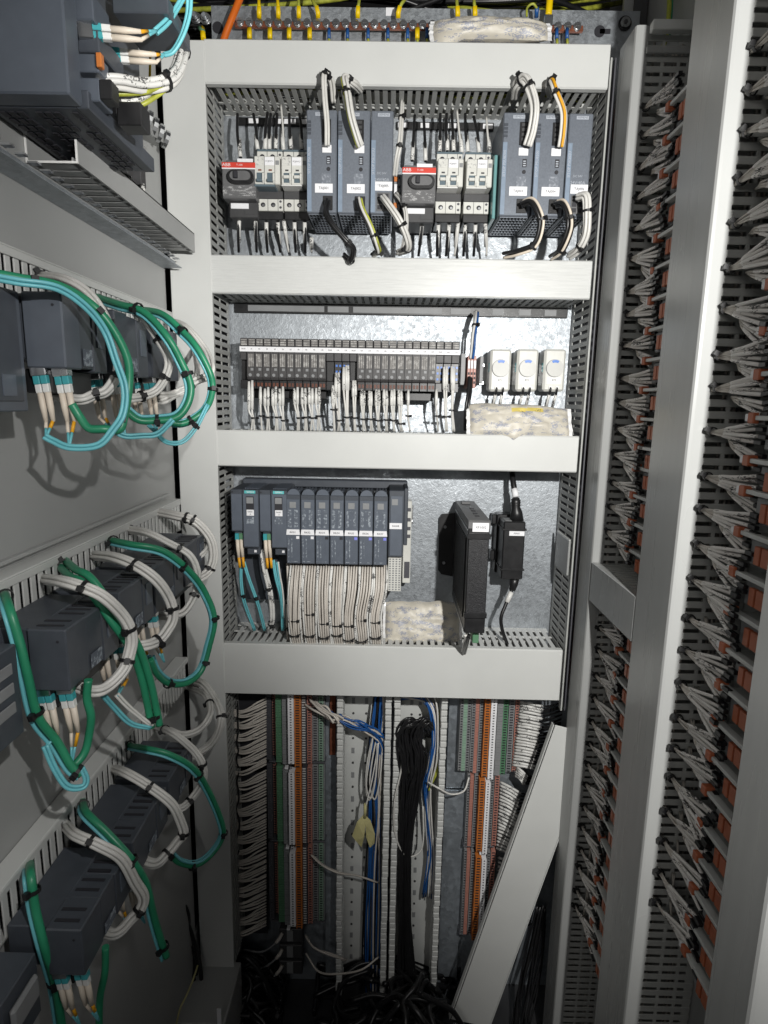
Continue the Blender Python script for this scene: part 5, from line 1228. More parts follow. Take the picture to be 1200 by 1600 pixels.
many('thick bunch of black cables in the right toothed duct', 'cable_bunch', (('black_wire', 44),), [(672, 1148, 1.05), (655, 1128, 1.02), (640, 1150, 1.02), (645, 1190, 1.02), (640, 1240, 1.025), (633, 1310, 1.03), (632, 1400, 1.035), (634, 1500, 1.03), (640, 1580, 1.0)], 0, .0023, (8, 14, 16, 18, 13, 9, 8, 10, 16))
many('blue and white wires down the right side of the right toothed duct', 'wire_bundle', (('blue', 8), ('wire', 6), ('boot', 1)), [(662, 1086, 1.05), (676, 1108, 1.04), (680, 1150, 1.04), (676, 1190, 1.04), (668, 1230, 1.045), (670, 1280, 1.05), (674, 1340, 1.055), (668, 1400, 1.06)], 0, .0017, (12, 6, 5, 6, 6, 5, 5, 8))
many('yellow-green wire behind the right toothed wall', 'earth_wire', (('ygreen', 2),), [(684, 1110, 1.05), (685, 1160, 1.05), (683, 1200, 1.045), (674, 1222, 1.04), (670, 1236, 1.04)], 0, .0018, (2, 2, 2, 2, 2), 'wire')
many('blue wires bending over the top of the right toothed duct', 'wire_bundle', (('blue', 4), ('wire', 3)), [(615, 1096, 1.06), (630, 1091, 1.05), (650, 1092, 1.05), (668, 1098, 1.05), (676, 1115, 1.05)], 0, .0017, (3, 3, 3, 3, 3))
many('single white wire looping at the bottom of the right toothed duct', 'wire_loop', (('wire', 1),), [(626, 1160, 1.02), (628, 1200, 1.02), (618, 1250, 1.016), (618, 1300, 1.02), (632, 1334, 1.03), (650, 1336, 1.03), (662, 1318, 1.035), (662, 1260, 1.04)], 0, .0016, (1, 1, 1, 1, 1, 1, 1, 1), 'wire')
many('white wire looping right from the toothed duct to the terminal strip', 'wire_loop', (('wire', 1),), [(668, 1222, 1.03), (686, 1232, 1.015), (705, 1241, 1.02), (725, 1236, 1.03), (733, 1215, 1.04)], 0, .0018, (.5, .5, .5, .5, .5), 'wire')
many('white wires crossing the left toothed duct low down', 'wire_loop', (('wire_pink', 2),), [(488, 1336, 1.03), (505, 1352, 1.015), (530, 1364, 1.01), (560, 1368, 1.03), (592, 1378, 1.05)], 0, .0018, (2, 2, 2, 3, 3), 'wire')
many('upper of the dim white wires near the floor in the lower middle', 'wire_loop', (('wire_pink', 3),), [(478, 1462, 1.04), (490, 1480, 1.02), (515, 1490, 1.01), (540, 1500, 1.02)], 0, .0019, (3, 3, 3, 3), 'wire')
many('lowest dim white wire loop near the floor in the lower middle', 'wire_loop', (('wire_pink', 1),), [(478, 1490, 1.04), (498, 1518, 1.02), (530, 1522, 1.01), (565, 1515, 1.03), (592, 1495, 1.05)], 0, .0019, (2, 2, 2, 2, 2), 'wire')
# wider terminals at the foot of the left strip
for i, y in enumerate((1462, 1487, 1512)):
    t = thing('terminal_block', f'{["upper", "middle", "lowest"][i]} wide grey terminal with white wire at the foot of the left strip', 'terminal block', tuple(P(452, y+10, 1.07)), 'wide terminals at the foot of the left strip')
    a, b = P(436, y-9, 1.04), P(472, y+12, 1.04); MB().box((a.x, 1.042, b.z), (b.x, 1.075, a.z), .0012).build('body', 'dark', t)
    a, b = P(448, y-8, 1.04), P(458, y+9, 1.04); MB().box((a.x, 1.0395, b.z), (b.x, 1.0418, a.z), .0004).build('marker', 'tgrey', t)
    MB().wire([P(438, y, 1.045), P(432, y+10, 1.03), P(410, y+25, 1.03), P(380, y+22, 1.04)], .0020, 6, 5).build('wire', 'tgrey', t)
    MB().tube([P(441, y-4, 1.04), P(437, y+4, 1.035), P(431, y+11, 1.03)], .0036, 8).build('sleeve', 'wire_pink', t)
# yellow paper tag
t = thing('paper_tag', 'crumpled yellowed paper tag tied to a wire in the left toothed duct', 'tag', tuple(P(568, 1325, 1.03)))
def sheet(pts, th=.0006):
    s = MB(); n = len(pts); V = [Vector(p) for p in pts]; s.add(V+[v+Vector((0, th, 0)) for v in V], [tuple(range(n)), tuple(range(2*n-1, n-1, -1))]+[(i, n+i, n+(i+1) % n, (i+1) % n) for i in range(n)]); return s
sheet(pl([(569, 1272, 1.022), (558, 1284, 1.016), (550, 1306, 1.012), (556, 1314, 1.016), (565, 1324, 1.020), (569, 1308, 1.014), (571, 1290, 1.018)])).build('left_leaf', 'tag_yellow', t)
sheet(pl([(569, 1272, 1.022), (571, 1290, 1.017), (572, 1308, 1.012), (578, 1325, 1.016), (585, 1318, 1.020), (586, 1304, 1.014), (579, 1282, 1.018)])).build('right_leaf', 'tag_yellow', t)
MB().wire([P(590, 1170, 1.035), P(582, 1215, 1.03), P(573, 1255, 1.022), P(570, 1276, 1.02)], .0014, 6, 6).build('string', 'wire', t)
MB().tube([P(571, 1256, 1.022), P(570, 1278, 1.02)], .0030, 8).build('twist', 'tag_yellow', t)

# ------------------------------------------------------------------ leaning duct lid
TL, BL = P(868, 1133, .962), P(722, 1545, .945)
u = (BL-TL).normalized(); nrm = Vector((0.05, -1, .06)).normalized(); nrm = (nrm-u*nrm.dot(u)).normalized(); wv = nrm.cross(u)
if wv.x < 0: wv = -wv
BL2 = TL+u*((BL-TL).length+.07); WD = .076
t = thing('leaning_panel', 'loose light grey duct lid leaning diagonally in the lower right', 'duct lid', tuple(BL2))
def obl(o, a, b, c, la, lb, lc): return [o+a*i+b*j+c*k for k in (lc[0], lc[1]) for (i, j) in ((la[0], lb[0]), (la[1], lb[0]), (la[1], lb[1]), (la[0], lb[1]))]
def obox(o, a, b, c, la, lb, lc, ch=.0):
    vs, fs = chamfer_data((la[0], lb[0], lc[0]), (la[1], lb[1], lc[1]), ch) if ch else (None, None)
    s = MB(); vv = [o+a*x+b*y+c*z for x, y, z in vs]
    if a.cross(b).dot(c) < 0: fs = [f[::-1] for f in fs]
    return s.add(vv, fs)
Ln = (BL2-TL).length
obox(TL, u, wv, -nrm, (0, Ln), (0, WD), (0, .0018), .0006).build('panel', 'duct', t)
obox(TL, u, wv, -nrm, (0, Ln), (-.0042, -.0022), (-.0010, .010), .0006).build('edge_lip', 'duct', t)
obox(TL, u, wv, -nrm, (0, Ln), (-.0022, -.0002), (.003, .010), .0005).build('edge_groove', 'dark', t)
obox(TL, u, wv, -nrm, (0, Ln), (WD+.0004, WD+.0022), (-.0004, .010), .0006).build('far_lip', 'duct', t)
# lower right wires behind the lid
many('dim wires standing behind the leaning lid at the lower right', 'wire_bundle', (('black_wire', 12),), [(846, 1420, 1.04), (838, 1480, 1.03), (826, 1540, 1.01), (812, 1610, .98)], 0, .0019, (8, 12, 14, 16), 'wires')
# ------------------------------------------------------------------ floor: cables, box
def coil(label, c, R, n, r, zr, seed, span=6.5):
    """loose heap: each cable wanders its own way over the pile"""
    rr = random.Random(seed); t = thing('cable_bunch', label, 'cables', c); s = MB()
    for i in range(n):
        h = rr.uniform(-1.2, 1.2)+(math.pi if rr.random() < .5 else 0); x, y, z = rr.uniform(-.5, .5)*R, rr.uniform(-.9, .9)*R*.8, rr.uniform(0, zr); pts = []
        for k in range(8):
            q = min(1, (x*x+y*y)/(R*R)); pts.append((c[0]+x, c[1]+y, c[2]+.008+max(0, z*(1-.7*q)+rr.uniform(-.006, .006))))
            h += rr.uniform(-.5, .9); x += math.cos(h)*R*.30; y += math.sin(h)*R*.22
            x, y = max(-R, min(R, x)), max(-R*.8, min(R*.8, y))
        s.wire(pts, r, 6, 5)
    s.build('cables', 'black_wire', t, 'stuff'); return t
coil('heap of black cables on the cabinet floor, lower middle', (0.02, .97, FLOOR), .15, 40, .005, .12, 5)
coil('heap of black cables in front of the foot of the leaning panel', (0.07, .90, FLOOR), .11, 46, .005, .20, 9)
coil('heap of black cables on the floor in front, bottom centre', (-0.02, .80, FLOOR), .17, 40, .0055, .10, 6)
coil('heap of black cables in the lower left corner of the cabinet', (-0.27, 1.02, FLOOR), .07, 60, .0045, .14, 8)
many('black cables hanging beside the left wall at the bottom left', 'cable_bunch', (('black_wire', 50),), [(250, 1395, .90), (262, 1440, .93), (270, 1500, .95), (268, 1580, .93), (262, 1660, .90)], 0, .0042, (16, 28, 34, 40, 40))
t = thing('floor_box', 'dim grey box with a white label on the floor at the bottom left', 'box', tuple(P(322, 1600, .86)))
a, b = P(286, 1564, .90), P(352, 1640, .86)
MB().box((a.x, .86, FLOOR), (b.x, .98, a.z), .002).build('body', 'wall', t)
q = P(343, 1586, .86); MB().box((q.x-.004, .8585, q.z-.022), (q.x+.003, .8598, q.z+.014)).build('label_sticker', 'label', t)
t = thing('cord', 'thin yellow cord dangling at the bottom left', 'cord', tuple(P(276, 1600, .84)))
MB().wire([P(309, 1508, .90), P(300, 1535, .88), P(289, 1560, .85), P(280, 1580, .84), P(272, 1620, .84)], .0016, 6, 6).build('cord', 'tag_yellow', t)
# ------------------------------------------------------------------ left wall
def left_duct(label, zt, zb, y0, y1):
    """duct on the left wall: flat lid on top, fingers standing on its open side"""
    t = thing('wiring_duct', label, 'wiring duct', (XW, y0, zb), 'wiring ducts along the left wall')
    xo = XW+.020
    MB().box((XW+.0005, y0, zt-.0022), (xo+.0012, y1, zt), .0007).box((xo-.0006, y0, zt-.009), (xo+.0012, y1, zt-.0021), .0004).build('lid', 'duct', t)
    me = finger_mesh('l', (.0018, .0078, zt-zb-.010), 'duct')
    n = int((y1-y0)/PITCH_F)
    for i in range(n): inst(me, 'finger', t, (xo-.001, y0+PITCH_F*(i+.5), (zt+zb)/2-.004))
    MB().box((XW+.0005, y0, zb), (xo, y1, zb+.002)).build('base', 'duct_shaded', t)
    MB().box((XW+.001, y0, zb), (XW+.0028, y1, zt-.003)).build('back', 'tdark', t)  # back of the duct darkened in colour for the shade behind the fingers
    s = MB()
    for i in range(5): s.wire([(XW+.010, y0, zb+.006+.006*i), (XW+.012, (y0+y1)/2, zb+.008+.006*i), (XW+.010, y1, zb+.006+.006*i)], .002, 5, 5)
    s.build('wires', 'black_wire', t, 'stuff'); return t
left_duct('wall duct above the upper looped green cables on the left wall', .127, .085, .33, .925)
left_duct('wall duct above the third row of dark modules on the left wall', -.155, -.205, .30, .925)
left_duct('lowest wall duct above the bottom row of dark modules', -.421, -.472, .28, .925)
# shallow fold line along the wall sheet
tag(MB().box((XW+.0002, .15, -.150), (XW+.006, .925, -.1462), .0006).build('wall_flange', 'wall'), 'thin folded sheet edge above the middle left duct', 'flange')

# rails and metal duct of the top left
t = thing('perforated_channel', 'grey slotted metal channel with open rectangular end at the upper left', 'channel', (-.325, .61, .218))
x0, x1, z0, z1, y0, y1 = XW+.001, -.300, .2175, .2445, .610, .952
s = MB().box((x0, y0, z0), (x0+.0016, y1, z1)).box((x1-.0016, y0, z0), (x1, y1, z1)); s.build('side', 'wall', t)
MB().box((x1-.010, y0, z1-.0014), (x1, y1, z1)).box((x0, y0, z1-.0014), (x0+.012, y1, z1)).box((x1-.006, y0, z1-.005), (x1-.0045, y1, z1-.0014)).box((x1-.006, y0, z0+.0016), (x1-.0045, y1, z0+.005)).build('lip', 'wall', t)
me = finger_mesh('c', (x1-x0-.003, .0145, .0016), 'wall'); n = int((y1-y0)/.0185)
for i in range(n): inst(me, 'finger', t, ((x0+x1)/2, y0+.0185*(i+.5), z0+.0008))
for i in range(n): inst(me, 'finger', t, ((x0+x1)/2, y0+.0185*(i+.5), z1-.0008))
MB().box((x0+.004, y0, z0), (x0+.009, y1, z0+.0016)).box((x1-.007, y0, z0), (x1-.002, y1, z0+.0016)).build('web', 'wall', t)
e = MB(); q = .0016
e.box((x0-.0004, y0-.001, z0-.0004), (x1+.0004, y0, z0+q)).box((x0-.0004, y0-.001, z1-q), (x1+.0004, y0, z1+.0004)).box((x0-.0004, y0-.001, z0+q), (x0+q, y0, z1-q)).box((x1-q, y0-.001, z0+q), (x1+.0004, y0, z1-q))
e.build('lit_cut_edge', 'white', t)  # white colour carries the glare of the strongly lit near end
t = thing('perforated_rail', 'galvanised perforated rail below the slotted channel on the left wall', 'rail', (XW, .45, .20))
MB().box((XW+.0002, .30, .2030), (XW+.020, .950, .2045), .0004).box((XW+.0188, .30, .1960), (XW+.0202, .950, .2030), .0004).box((XW+.0002, .30, .1945), (XW+.030, .950, .1960), .0004).build('profile', 'zinc', t)
me1 = MB().box((-.0004, -.006, -.0020), (.0004, .006, .0020)).mesh('slot', 'ink'); me2 = MB().box((-.006, -.0035, -.0008), (.003, .0035, .0008)).mesh('tab', 'steel')
for i in range(34): inst(me1, 'slot', t, (XW+.0204, .31+.019*i, .1995)); inst(me2, 'tab', t, (XW+.026, .315+.019*i, .2066))
t = thing('perforated_rail', 'second galvanised rail higher up behind the slotted channel', 'rail', (XW, .45, .235))
MB().box((XW+.0002, .30, .2480), (XW+.010, .610, .2495), .0004).box((XW+.0090, .30, .2390), (XW+.0104, .610, .2480), .0004).build('profile', 'zinc', t)
for i in range(16): inst(me1, 'slot', t, (XW+.0106, .31+.019*i, .2435))
# dark gap between left sheet and the duct: a back strip
# ---- top left controller
t = thing('controller_module', 'large blue-grey controller cut by the upper left corner of the photo', 'controller', (-.31, .55, .24), 'dark controller modules on the left wall')
MB().box((-.345, .526, .2385), (-.262, .548, .42), .0015).build('front_housing', 'plc_left', t)
MB().box((-.3235, .5250, .239), (-.3228, .5259, .42)).build('seam', 'plc', t)
MB().box((-.345, .5485, .2385), (-.268, .690, .42), .0015).build('rear_housing', 'plc', t)
g = MB()
for i in range(9):
    for j in range(10):
        if (i+j//3) % 4 == 3: continue
        g.box((-.338+.0078*i, .556+.0132*j, .2372), (-.338+.0078*i+.005, .565+.0132*j, .2386))
g.build('bottom_vents', 'ink', t)
MB().box((-.268, .5486, .2380), (-.2575, .690, .2520), .0008).build('front_ledge', 'plc', t)
for (y0, y1, z0, z1, mm) in ((.545, .575, .305, .325, 'plc_left'), (.552, .60, .285, .302, 'plc'), (.548, .568, .268, .282, 'plc_left'), (.548, .572, .246, .264, 'plc_left'), (.580, .612, .250, .268, 'black')):
    MB().box((-.268, y0+.006, z0), (-.250, y1+.006, z1), .001).build('connector_housing', mm, t)
MB().box((-.250, .550, .270), (-.2455, .556, .281), .0006).build('orange_key', 'orange', t)
MB().box((-.250, .553, .247), (-.2395, .568, .2625), .0008).box((-.250, .585, .2405), (-.228, .606, .2600), .001).build('plug', 'black', t)
a = P(123, 2, .58); MB().box((-.262, .57, .352), (-.232, .60, .366), .0008).build('green_plug', 'green', t)
s = MB()
for k in range(5): s.box((-.258+.005*k, .5693, .352), (-.2555+.005*k, .5699, .366))
s.build('plug_ribs', 'tgreen', t)
MB().box((-.255, .60, .338), (-.205, .66, .352), .001).build('black_flap', 'plc', t)
def lc(parent, base, d, n=2, up=(0, 0, 1), gap=.0062, L=1.0):
    """duplex fibre plug: steel cage, aqua clip, cream boots; starts at base and runs along d"""
    d = Vector(d).normalized(); up = Vector(up); up = (up-d*up.dot(d)).normalized(); sd = d.cross(up)
    base = Vector(base); ends = []
    obox(base, d, up, sd, (-.010*L, .002*L), (-.0065*L, .0065*L), (-.0045*L, .0045*L), .0006).build('cage', 'steel', parent)
    for k in range(n):
        o = base+up*((k-(n-1)/2)*gap*L)
        obox(o, d, up, sd, (.001*L, .009*L), (-.0028*L, .0028*L), (-.0034*L, .0034*L), .0006).build('clip', 'teal_dark', parent)
        obox(o, d, up, sd, (.008*L, .016*L), (-.0026*L, .0026*L), (-.0028*L, .0028*L), .0006).build('ferrule', 'white', parent)
        MB().tube([o+d*.014*L, o+d*.028*L, o+d*.040*L], [.0028*L, .0027*L, .0017*L], 8).build('boot', 'boot', parent)
        ends.append(o+d*.039*L)
    return ends
def fibre_tail(parent, ends, tgt):
    for k, e in enumerate(ends):
        e = Vector(e); m1 = e.lerp(Vector(tgt), .45)+Vector((0, 0, 0))
        MB().tube([e, m1], .0015, 6).build('sleeve', 'amber' if k else 'boot', parent)
        MB().wire([m1, Vector(tgt)], .0012, 6, 3).build('fibre', 'teal', parent)
t2 = thing('fibre_plug', 'upper duplex fibre plug with cream boots in the top left controller', 'fibre plug', tuple(P(140, 50, .56)), 'duplex fibre plugs of the top left controller')
e = lc(t2, P(142, 50, .56), P(210, 55, .57)-P(142, 50, .56), 2, (0, 0, 1)); fibre_tail(t2, e, P(245, 48, .60))
t2 = thing('fibre_plug', 'lower duplex fibre plug with cream boots in the top left controller', 'fibre plug', tuple(P(170, 87, .60)), 'duplex fibre plugs of the top left controller')
e = lc(t2, P(172, 87, .60), P(240, 91, .61)-P(172, 87, .60), 2, (0, 0, 1)); fibre_tail(t2, e, P(258, 85, .63))
harness('fibre_pair', 'aqua fibres rising from the upper plug at the top left', pl([(243, 50, .60), (262, 38, .61), (280, 20, .62), (289, -10, .63)]), [('teal', .0016, 2)], (), 'fibre cable')
harness('fibre_pair', 'aqua fibres with grey sleeve rising from the lower plug at the top left', pl([(256, 86, .63), (270, 78, .63), (284, 50, .63), (293, 20, .63), (296, -10, .63)]), [('teal', .0017, 2)], (), 'fibre cable')
harness('cable_loom', 'white printed wires curving from the top left controller over the grey column', pl([(150, 131, .57), (185, 132, .58), (225, 132, .60), (258, 128, .62), (277, 112, .64), (285, 90, .66), (283, 70, .68), (272, 45, .70), (255, 15, .72), (245, -15, .74)]), [('sleeve', .0026, 3), ('wire', .0024, 2)], (.33, .6, .78), 'cable loom', part='wire')
harness('cable_loom', 'yellow-green and white wires joining the loom at the top left', pl([(152, 143, .58), (190, 146, .59), (225, 143, .60), (258, 133, .62), (266, 128, .63)]), [('ygreen', .0022, 2)], (), 'cable loom', part='wire')
harness('cable_loom', 'lower white and green wires from the black plug at the top left', pl([(186, 163, .60), (205, 163, .605), (230, 154, .61), (252, 138, .62), (260, 131, .63)]), [('sleeve', .0026, 2), ('ygreen', .0022, 1)], (), 'cable loom', part='wire')
# small terminals and steel panel behind the top left controller
t = thing('terminal_bracket', 'grey perforated bracket with round holes behind the top left controller', 'bracket', tuple(P(205, 215, .72)))
q = [P(175, 187, .66), P(228, 230, .80), P(226, 252, .80), P(172, 200, .66)]
sheet([q[0], q[1], q[2], q[3]], .002).build('plate', 'duct_gloss', t)
for k in range(4):
    c = q[0].lerp(q[1], .12+.26*k).lerp(q[3].lerp(q[2], .12+.26*k), .5)+Vector((.0006, -.0016, 0)); MB().cyl(c, c+Vector((.001, -.0012, 0)), .0034, 12).build('hole', 'ink', t)
t = thing('side_plate', 'plain grey steel plate behind the terminals at the upper left', 'plate', tuple(P(200, 200, .86)))
sheet(pl([(183, 172, .74), (208, 160, .82), (258, 205, .93), (258, 225, .93)]), .002).build('plate', 'wall', t)
s = thing('cable_gland_row', 'row of ringed cables behind the plate at the upper left', 'cables', tuple(P(240, 190, .9)))
for k in range(6): MB().ring(P(214+9*k, 168+10*k, .82+.02*k), (.8, .6, -.3), .010, .005, .002, 14).build('ring', 'steel', s)
for i in range(5):
    t = thing('terminal_block', f'{ORD[i]} small dark terminal from the left under the top left controller', 'terminal block', tuple(P(128+22*i, 235+8*i, .70)), 'small dark terminals under the top left controller')
    c = P(128+21*i, 222+13*i, .68+.03*i); MB().box(c+Vector((-.008, -.004, -.012)), c+Vector((.008, .012, .012)), .001).build('body', 'dark', t)
    c = c+Vector((.010, -.006, -.012)); MB().tube([c, c+Vector((.002, 0, -.028))], .0030, 6).build('sleeve', 'sleeve', t)
t = thing('earth_wire', 'thin yellow wire with yellow lug hanging at the top left', 'wire', tuple(P(235, 110, .75)))
MB().wire([P(236, 55, .74), P(235, 80, .75), P(234, 122, .76)], .0014, 6, 5).build('wire', 'yellow', t); MB().tube([P(237, 58, .735), P(236, 72, .74)], .0048, 6).build('lug', 'yellow', t)

# ---- module rows on the left wall
XFr = -.260
def unit(label, y0, y1, z0, z1, grp, first=False, body='plc'):
    t = thing('controller_module', label, 'controller', (XW, y0, z0), grp)
    h = z1-z0; L = y1-y0
    MB().box((XW+.022, y0+.004, z0+h*.12), (XFr-.030, y1, z1-.001), .001).build('rear_housing', 'plc', t)
    MB().box((XFr-.032, y0, z0), (XFr, y0+L*.36, z1), .0012).build('front_block', 'plc_left' if first else 'plc', t)
    MB().box((XFr-.032, y0+L*.365, z0+h*.02), (XFr-.0012, y0+L*.66, z1-h*.03), .001).build('middle_block', 'plc', t)
    MB().box((XFr-.032, y0+L*.665, z0-h*.02), (XFr-.0006, y1, z1-h*.05), .001).build('display_block', 'plc', t)
    MB().box((XFr-.0008, y0+L*.76, z0+h*.35), (XFr+.0004, y0+L*.93, z0+h*.80)).build('display', 'plc_face', t)
    MB().box((XFr-.0002, y0+L*.40, z0+h*.06), (XFr+.0001, y0+L*.62, z0+h*.30)).build('print', 'plc_print', t)
    g = MB()
    for k in range(7): g.box((XFr-.028, y0+L*(.08+.12*k), z1-.0010 if k < 2 else z1-h*.03-.0010), (XFr-.006, y0+L*(.08+.12*k)+.0032, z1+.0006 if k < 2 else z1-h*.03+.0006))
    g.build('top_vents', 'ink', t)
    MB().cyl((XFr-.007, y0+.001, z1-.010), (XFr-.007, y0-.0006, z1-.010), .0011, 8).build('pin_hole', 'ink', t)
    MB().box((XFr-.038, y0+L*.1, z0-.020), (XFr-.016, y1, z0-.0005), .001).build('connector_bay', 'black', t)
    return t
rows = {}
def plugs(label, y0, z0, L, n=2, grp=None, tgt=None):
    out = []
    for k in range(n):
        t2 = thing('fibre_plug', f'{label}, {"left" if k == 0 else "right"} of its two', 'fibre plug', (XFr-.01, y0+L*(.10+.22*k), z0), grp)
        b = Vector((XFr-.0245+.0155*k, y0+.006+.004*k, z0-.003))
        e = lc(t2, b, (.10, .02, -1), 2, (1, 0, 0), L=.98)
        fibre_tail(t2, e, tgt[k] if tgt else b+Vector((.010, .004, -.060)))
    return out
G2 = 'dark controller modules of the upper left row'
UR2 = [(.486, .558), (.577, .653), (.664, .745)]
for i, (a, b) in enumerate(UR2):
    unit(['nearest blue-grey controller in the upper left row', 'middle controller in the upper left row', 'farthest controller in the upper left row beside the grey column'][i], a, b, .0225, .0810, G2, i == 0)
    plugs(['cream-booted fibre plug under the nearest controller of the upper left row', 'cream-booted fibre plug under the middle controller of the upper left row', 'cream-booted fibre plug under the farthest controller of the upper left row'][i], a, .0215, b-a, 2, 'fibre plugs of the upper left row', [pl([(72, 684, .485), (108, 699, .487)]), pl([(176, 672, .58), (196, 682, .585)]), pl([(234, 664, .66), (245, 678, .66)])][i])
t = thing('base_unit', 'dark base unit at the left edge beside the nearest upper-row controller', 'base unit', (-.32, .46, -.012))
MB().box((-.348, .440, -.012), (-.292, .4845, .080), .001).build('housing', 'plc_left', t)
MB().box((-.2918, .446, -.004), (-.2908, .478, .078), .0004).build('side_panel', 'plc', t); MB().box((-.2907, .452, 0.0), (-.2900, .468, .016)).build('square_cap', 'plc_face', t)
G3 = 'dark controller modules of the middle left row'
U3 = [(.454, .546), (.551, .633), (.637, .730), (.735, .82)]
for i, (a, b) in enumerate(U3):
    unit(['nearest dark controller in the middle left row', 'second dark controller in the middle left row', 'third dark controller in the middle left row', 'farthest dark controller in the middle left row'][i], a, b, -.2395, -.186, G3)
    if i < 3: plugs(['dim fibre plug under the nearest controller of the middle left row', 'dim fibre plug under the second controller of the middle left row', 'dim fibre plug under the third controller of the middle left row'][i], a, -.2405, b-a, 2, 'fibre plugs of the middle left row', [pl([(72, 1168, .45), (112, 1195, .46)]), pl([(162, 1086, .50), (184, 1087, .52)]), None][i])
G4 = 'dark controller modules of the bottom left row'
U4 = [(.440, .538), (.545, .641), (.648, .735)]
for i, (a, b) in enumerate(U4):
    unit(['nearest dark controller in the bottom left row', 'second dark controller in the bottom left row', 'farthest dark controller in the bottom left row'][i], a, b, -.503, -.4555, G4)
    if i < 2: plugs(['dim fibre plug under the nearest controller of the bottom left row', 'dim fibre plug under the second controller of the bottom left row'][i], a, -.504, b-a, 2, 'fibre plugs of the bottom left row')
t = thing('base_unit', 'dark base unit at the left edge in the middle left row', 'base unit', (-.32, .42, -.27))
MB().box((-.348, .395, -.268), (-.292, .440, -.192), .001).build('housing', 'plc', t)
s = MB()
for k in range(3): s.box((-.2915, .40, -.245+.016*k), (-.290, .43, -.236+.016*k), .0004)
s.build('clips', 'tgrey', t)
t = thing('base_unit', 'dim base unit at the left edge in the bottom left row', 'base unit', (-.32, .42, -.54))
MB().box((-.348, .385, -.530), (-.296, .432, -.470), .001).build('housing', 'plc', t); MB().box((-.2955, .390, -.505), (-.290, .425, -.482), .003).build('grey_plug', 'tgrey', t)

# ---- looped cables: white printed looms, green cables with aqua fibres
GL = 'looped green and aqua cables on the left wall'
WL = 'looped white wire looms on the left wall'
def loop_w(label, pts, n=4, r=.0021, ties=(.12, .4, .62, .8), mm='wire'): return harness('cable_loom', label, seat(pts)+[P(*pts[-1])+Vector((-.024, .006, .002))], [(mm, r, n)], ties, 'cable loom', WL, part='wire', twist=.9)
def loop_g(label, pts, g=1, tl=2, ties=(.1, .35, .7), rg=.0036, ang=4.17): return harness('cable_loop', label, seat(pts), [('green', rg, g), ('teal', .0016, tl)] if g == 1 else [('green', rg*.8, g), ('teal', .0016, tl)], ties, 'cable', GL, twist=.25, ang=ang)
def seat(pts):
    """let a loop start in the slots of its wall duct and end inside the connector bay"""
    out = [P(*q) for q in pts]
    if pts[0][0] > 0:
        s0 = PX(pts[0][0], pts[0][1], XW+.017); out[0] = s0
        for k, f in ((1, .5), (2, .25)):
            out[k] = P(pts[k][0], pts[k][1], s0.y*f+pts[k][2]*(1-f))
        out.insert(0, s0+Vector((-.008, .006, 0)))
    return out
# upper row
loop_g('near green and aqua loop in the upper left row', [(-25, 424, .45), (30, 432, .46), (90, 446, .48), (140, 472, .50), (172, 512, .51), (195, 560, .515), (203, 605, .515), (197, 650, .51), (185, 668, .505), (165, 672, .50), (140, 668, .495), (122, 650, .495), (112, 632, .495)], 1, 0, (.12, .30, .60))
harness('fibre_pair', 'aqua fibres alongside the near green loop of the upper left row', pl([(-25, 430, .45), (25, 437, .455), (85, 448, .47), (135, 477, .49), (165, 518, .50), (184, 560, .505), (192, 605, .505), (190, 645, .50), (178, 672, .495), (150, 695, .49), (112, 700, .485), (82, 690, .485), (70, 682, .485)]), [('teal', .0016, 3)], (), 'fibre cable', GL)
loop_w('near white loop in the upper left row', [(60, 430, .49), (100, 436, .50), (135, 456, .515), (165, 490, .53), (180, 530, .535), (186, 570, .535), (181, 590, .53), (165, 608, .525), (140, 618, .515), (122, 622, .51)], 4, .0019)
loop_g('middle green and aqua loop in the upper left row', [(140, 460, .58), (185, 475, .59), (225, 490, .60), (262, 525, .61), (285, 565, .615), (297, 600, .615), (293, 628, .61), (275, 652, .605), (240, 662, .60), (215, 655, .595), (195, 640, .59)], 1, 2, (.25, .5, .8))
loop_w('middle white loop in the upper left row', [(150, 466, .60), (195, 478, .61), (225, 498, .62), (248, 530, .63), (262, 565, .63), (260, 590, .625), (245, 610, .62), (220, 620, .61), (200, 622, .60)], 4, .0019)
loop_g('far green and aqua loop in the upper left row touching the grey column', [(205, 480, .67), (250, 493, .69), (285, 515, .70), (308, 545, .71), (328, 580, .715), (333, 605, .715), (327, 630, .71), (310, 650, .70), (280, 660, .69), (250, 655, .68)], 1, 3, (.3, .62, .85))
loop_w('far white loop in the upper left row', [(255, 500, .73), (290, 510, .745), (318, 545, .76), (329, 575, .76), (326, 588, .755), (312, 592, .75), (303, 600, .74), (290, 612, .73), (262, 620, .72)], 4, .0022, (.5, .75))
harness('fibre_pair', 'thin aqua fibres sagging below the far upper-row loop', pl([(325, 632, .70), (310, 665, .69), (285, 690, .68), (258, 690, .67), (240, 672, .66), (232, 664, .66)]), [('teal', .0014, 2)], (.2,), 'fibre cable', GL)
harness('fibre_pair', 'thin aqua fibres sagging below the middle upper-row loop', pl([(270, 655, .60), (245, 675, .595), (222, 682, .59), (195, 682, .585), (175, 672, .58)]), [('teal', .0015, 3)], (), 'fibre cable', GL)
loop_w('second white bundle inside the far upper-row loop', [(300, 535, .74), (308, 560, .745), (309, 585, .745), (298, 605, .735), (275, 618, .725), (255, 628, .715)], 3, .002, (.6,))
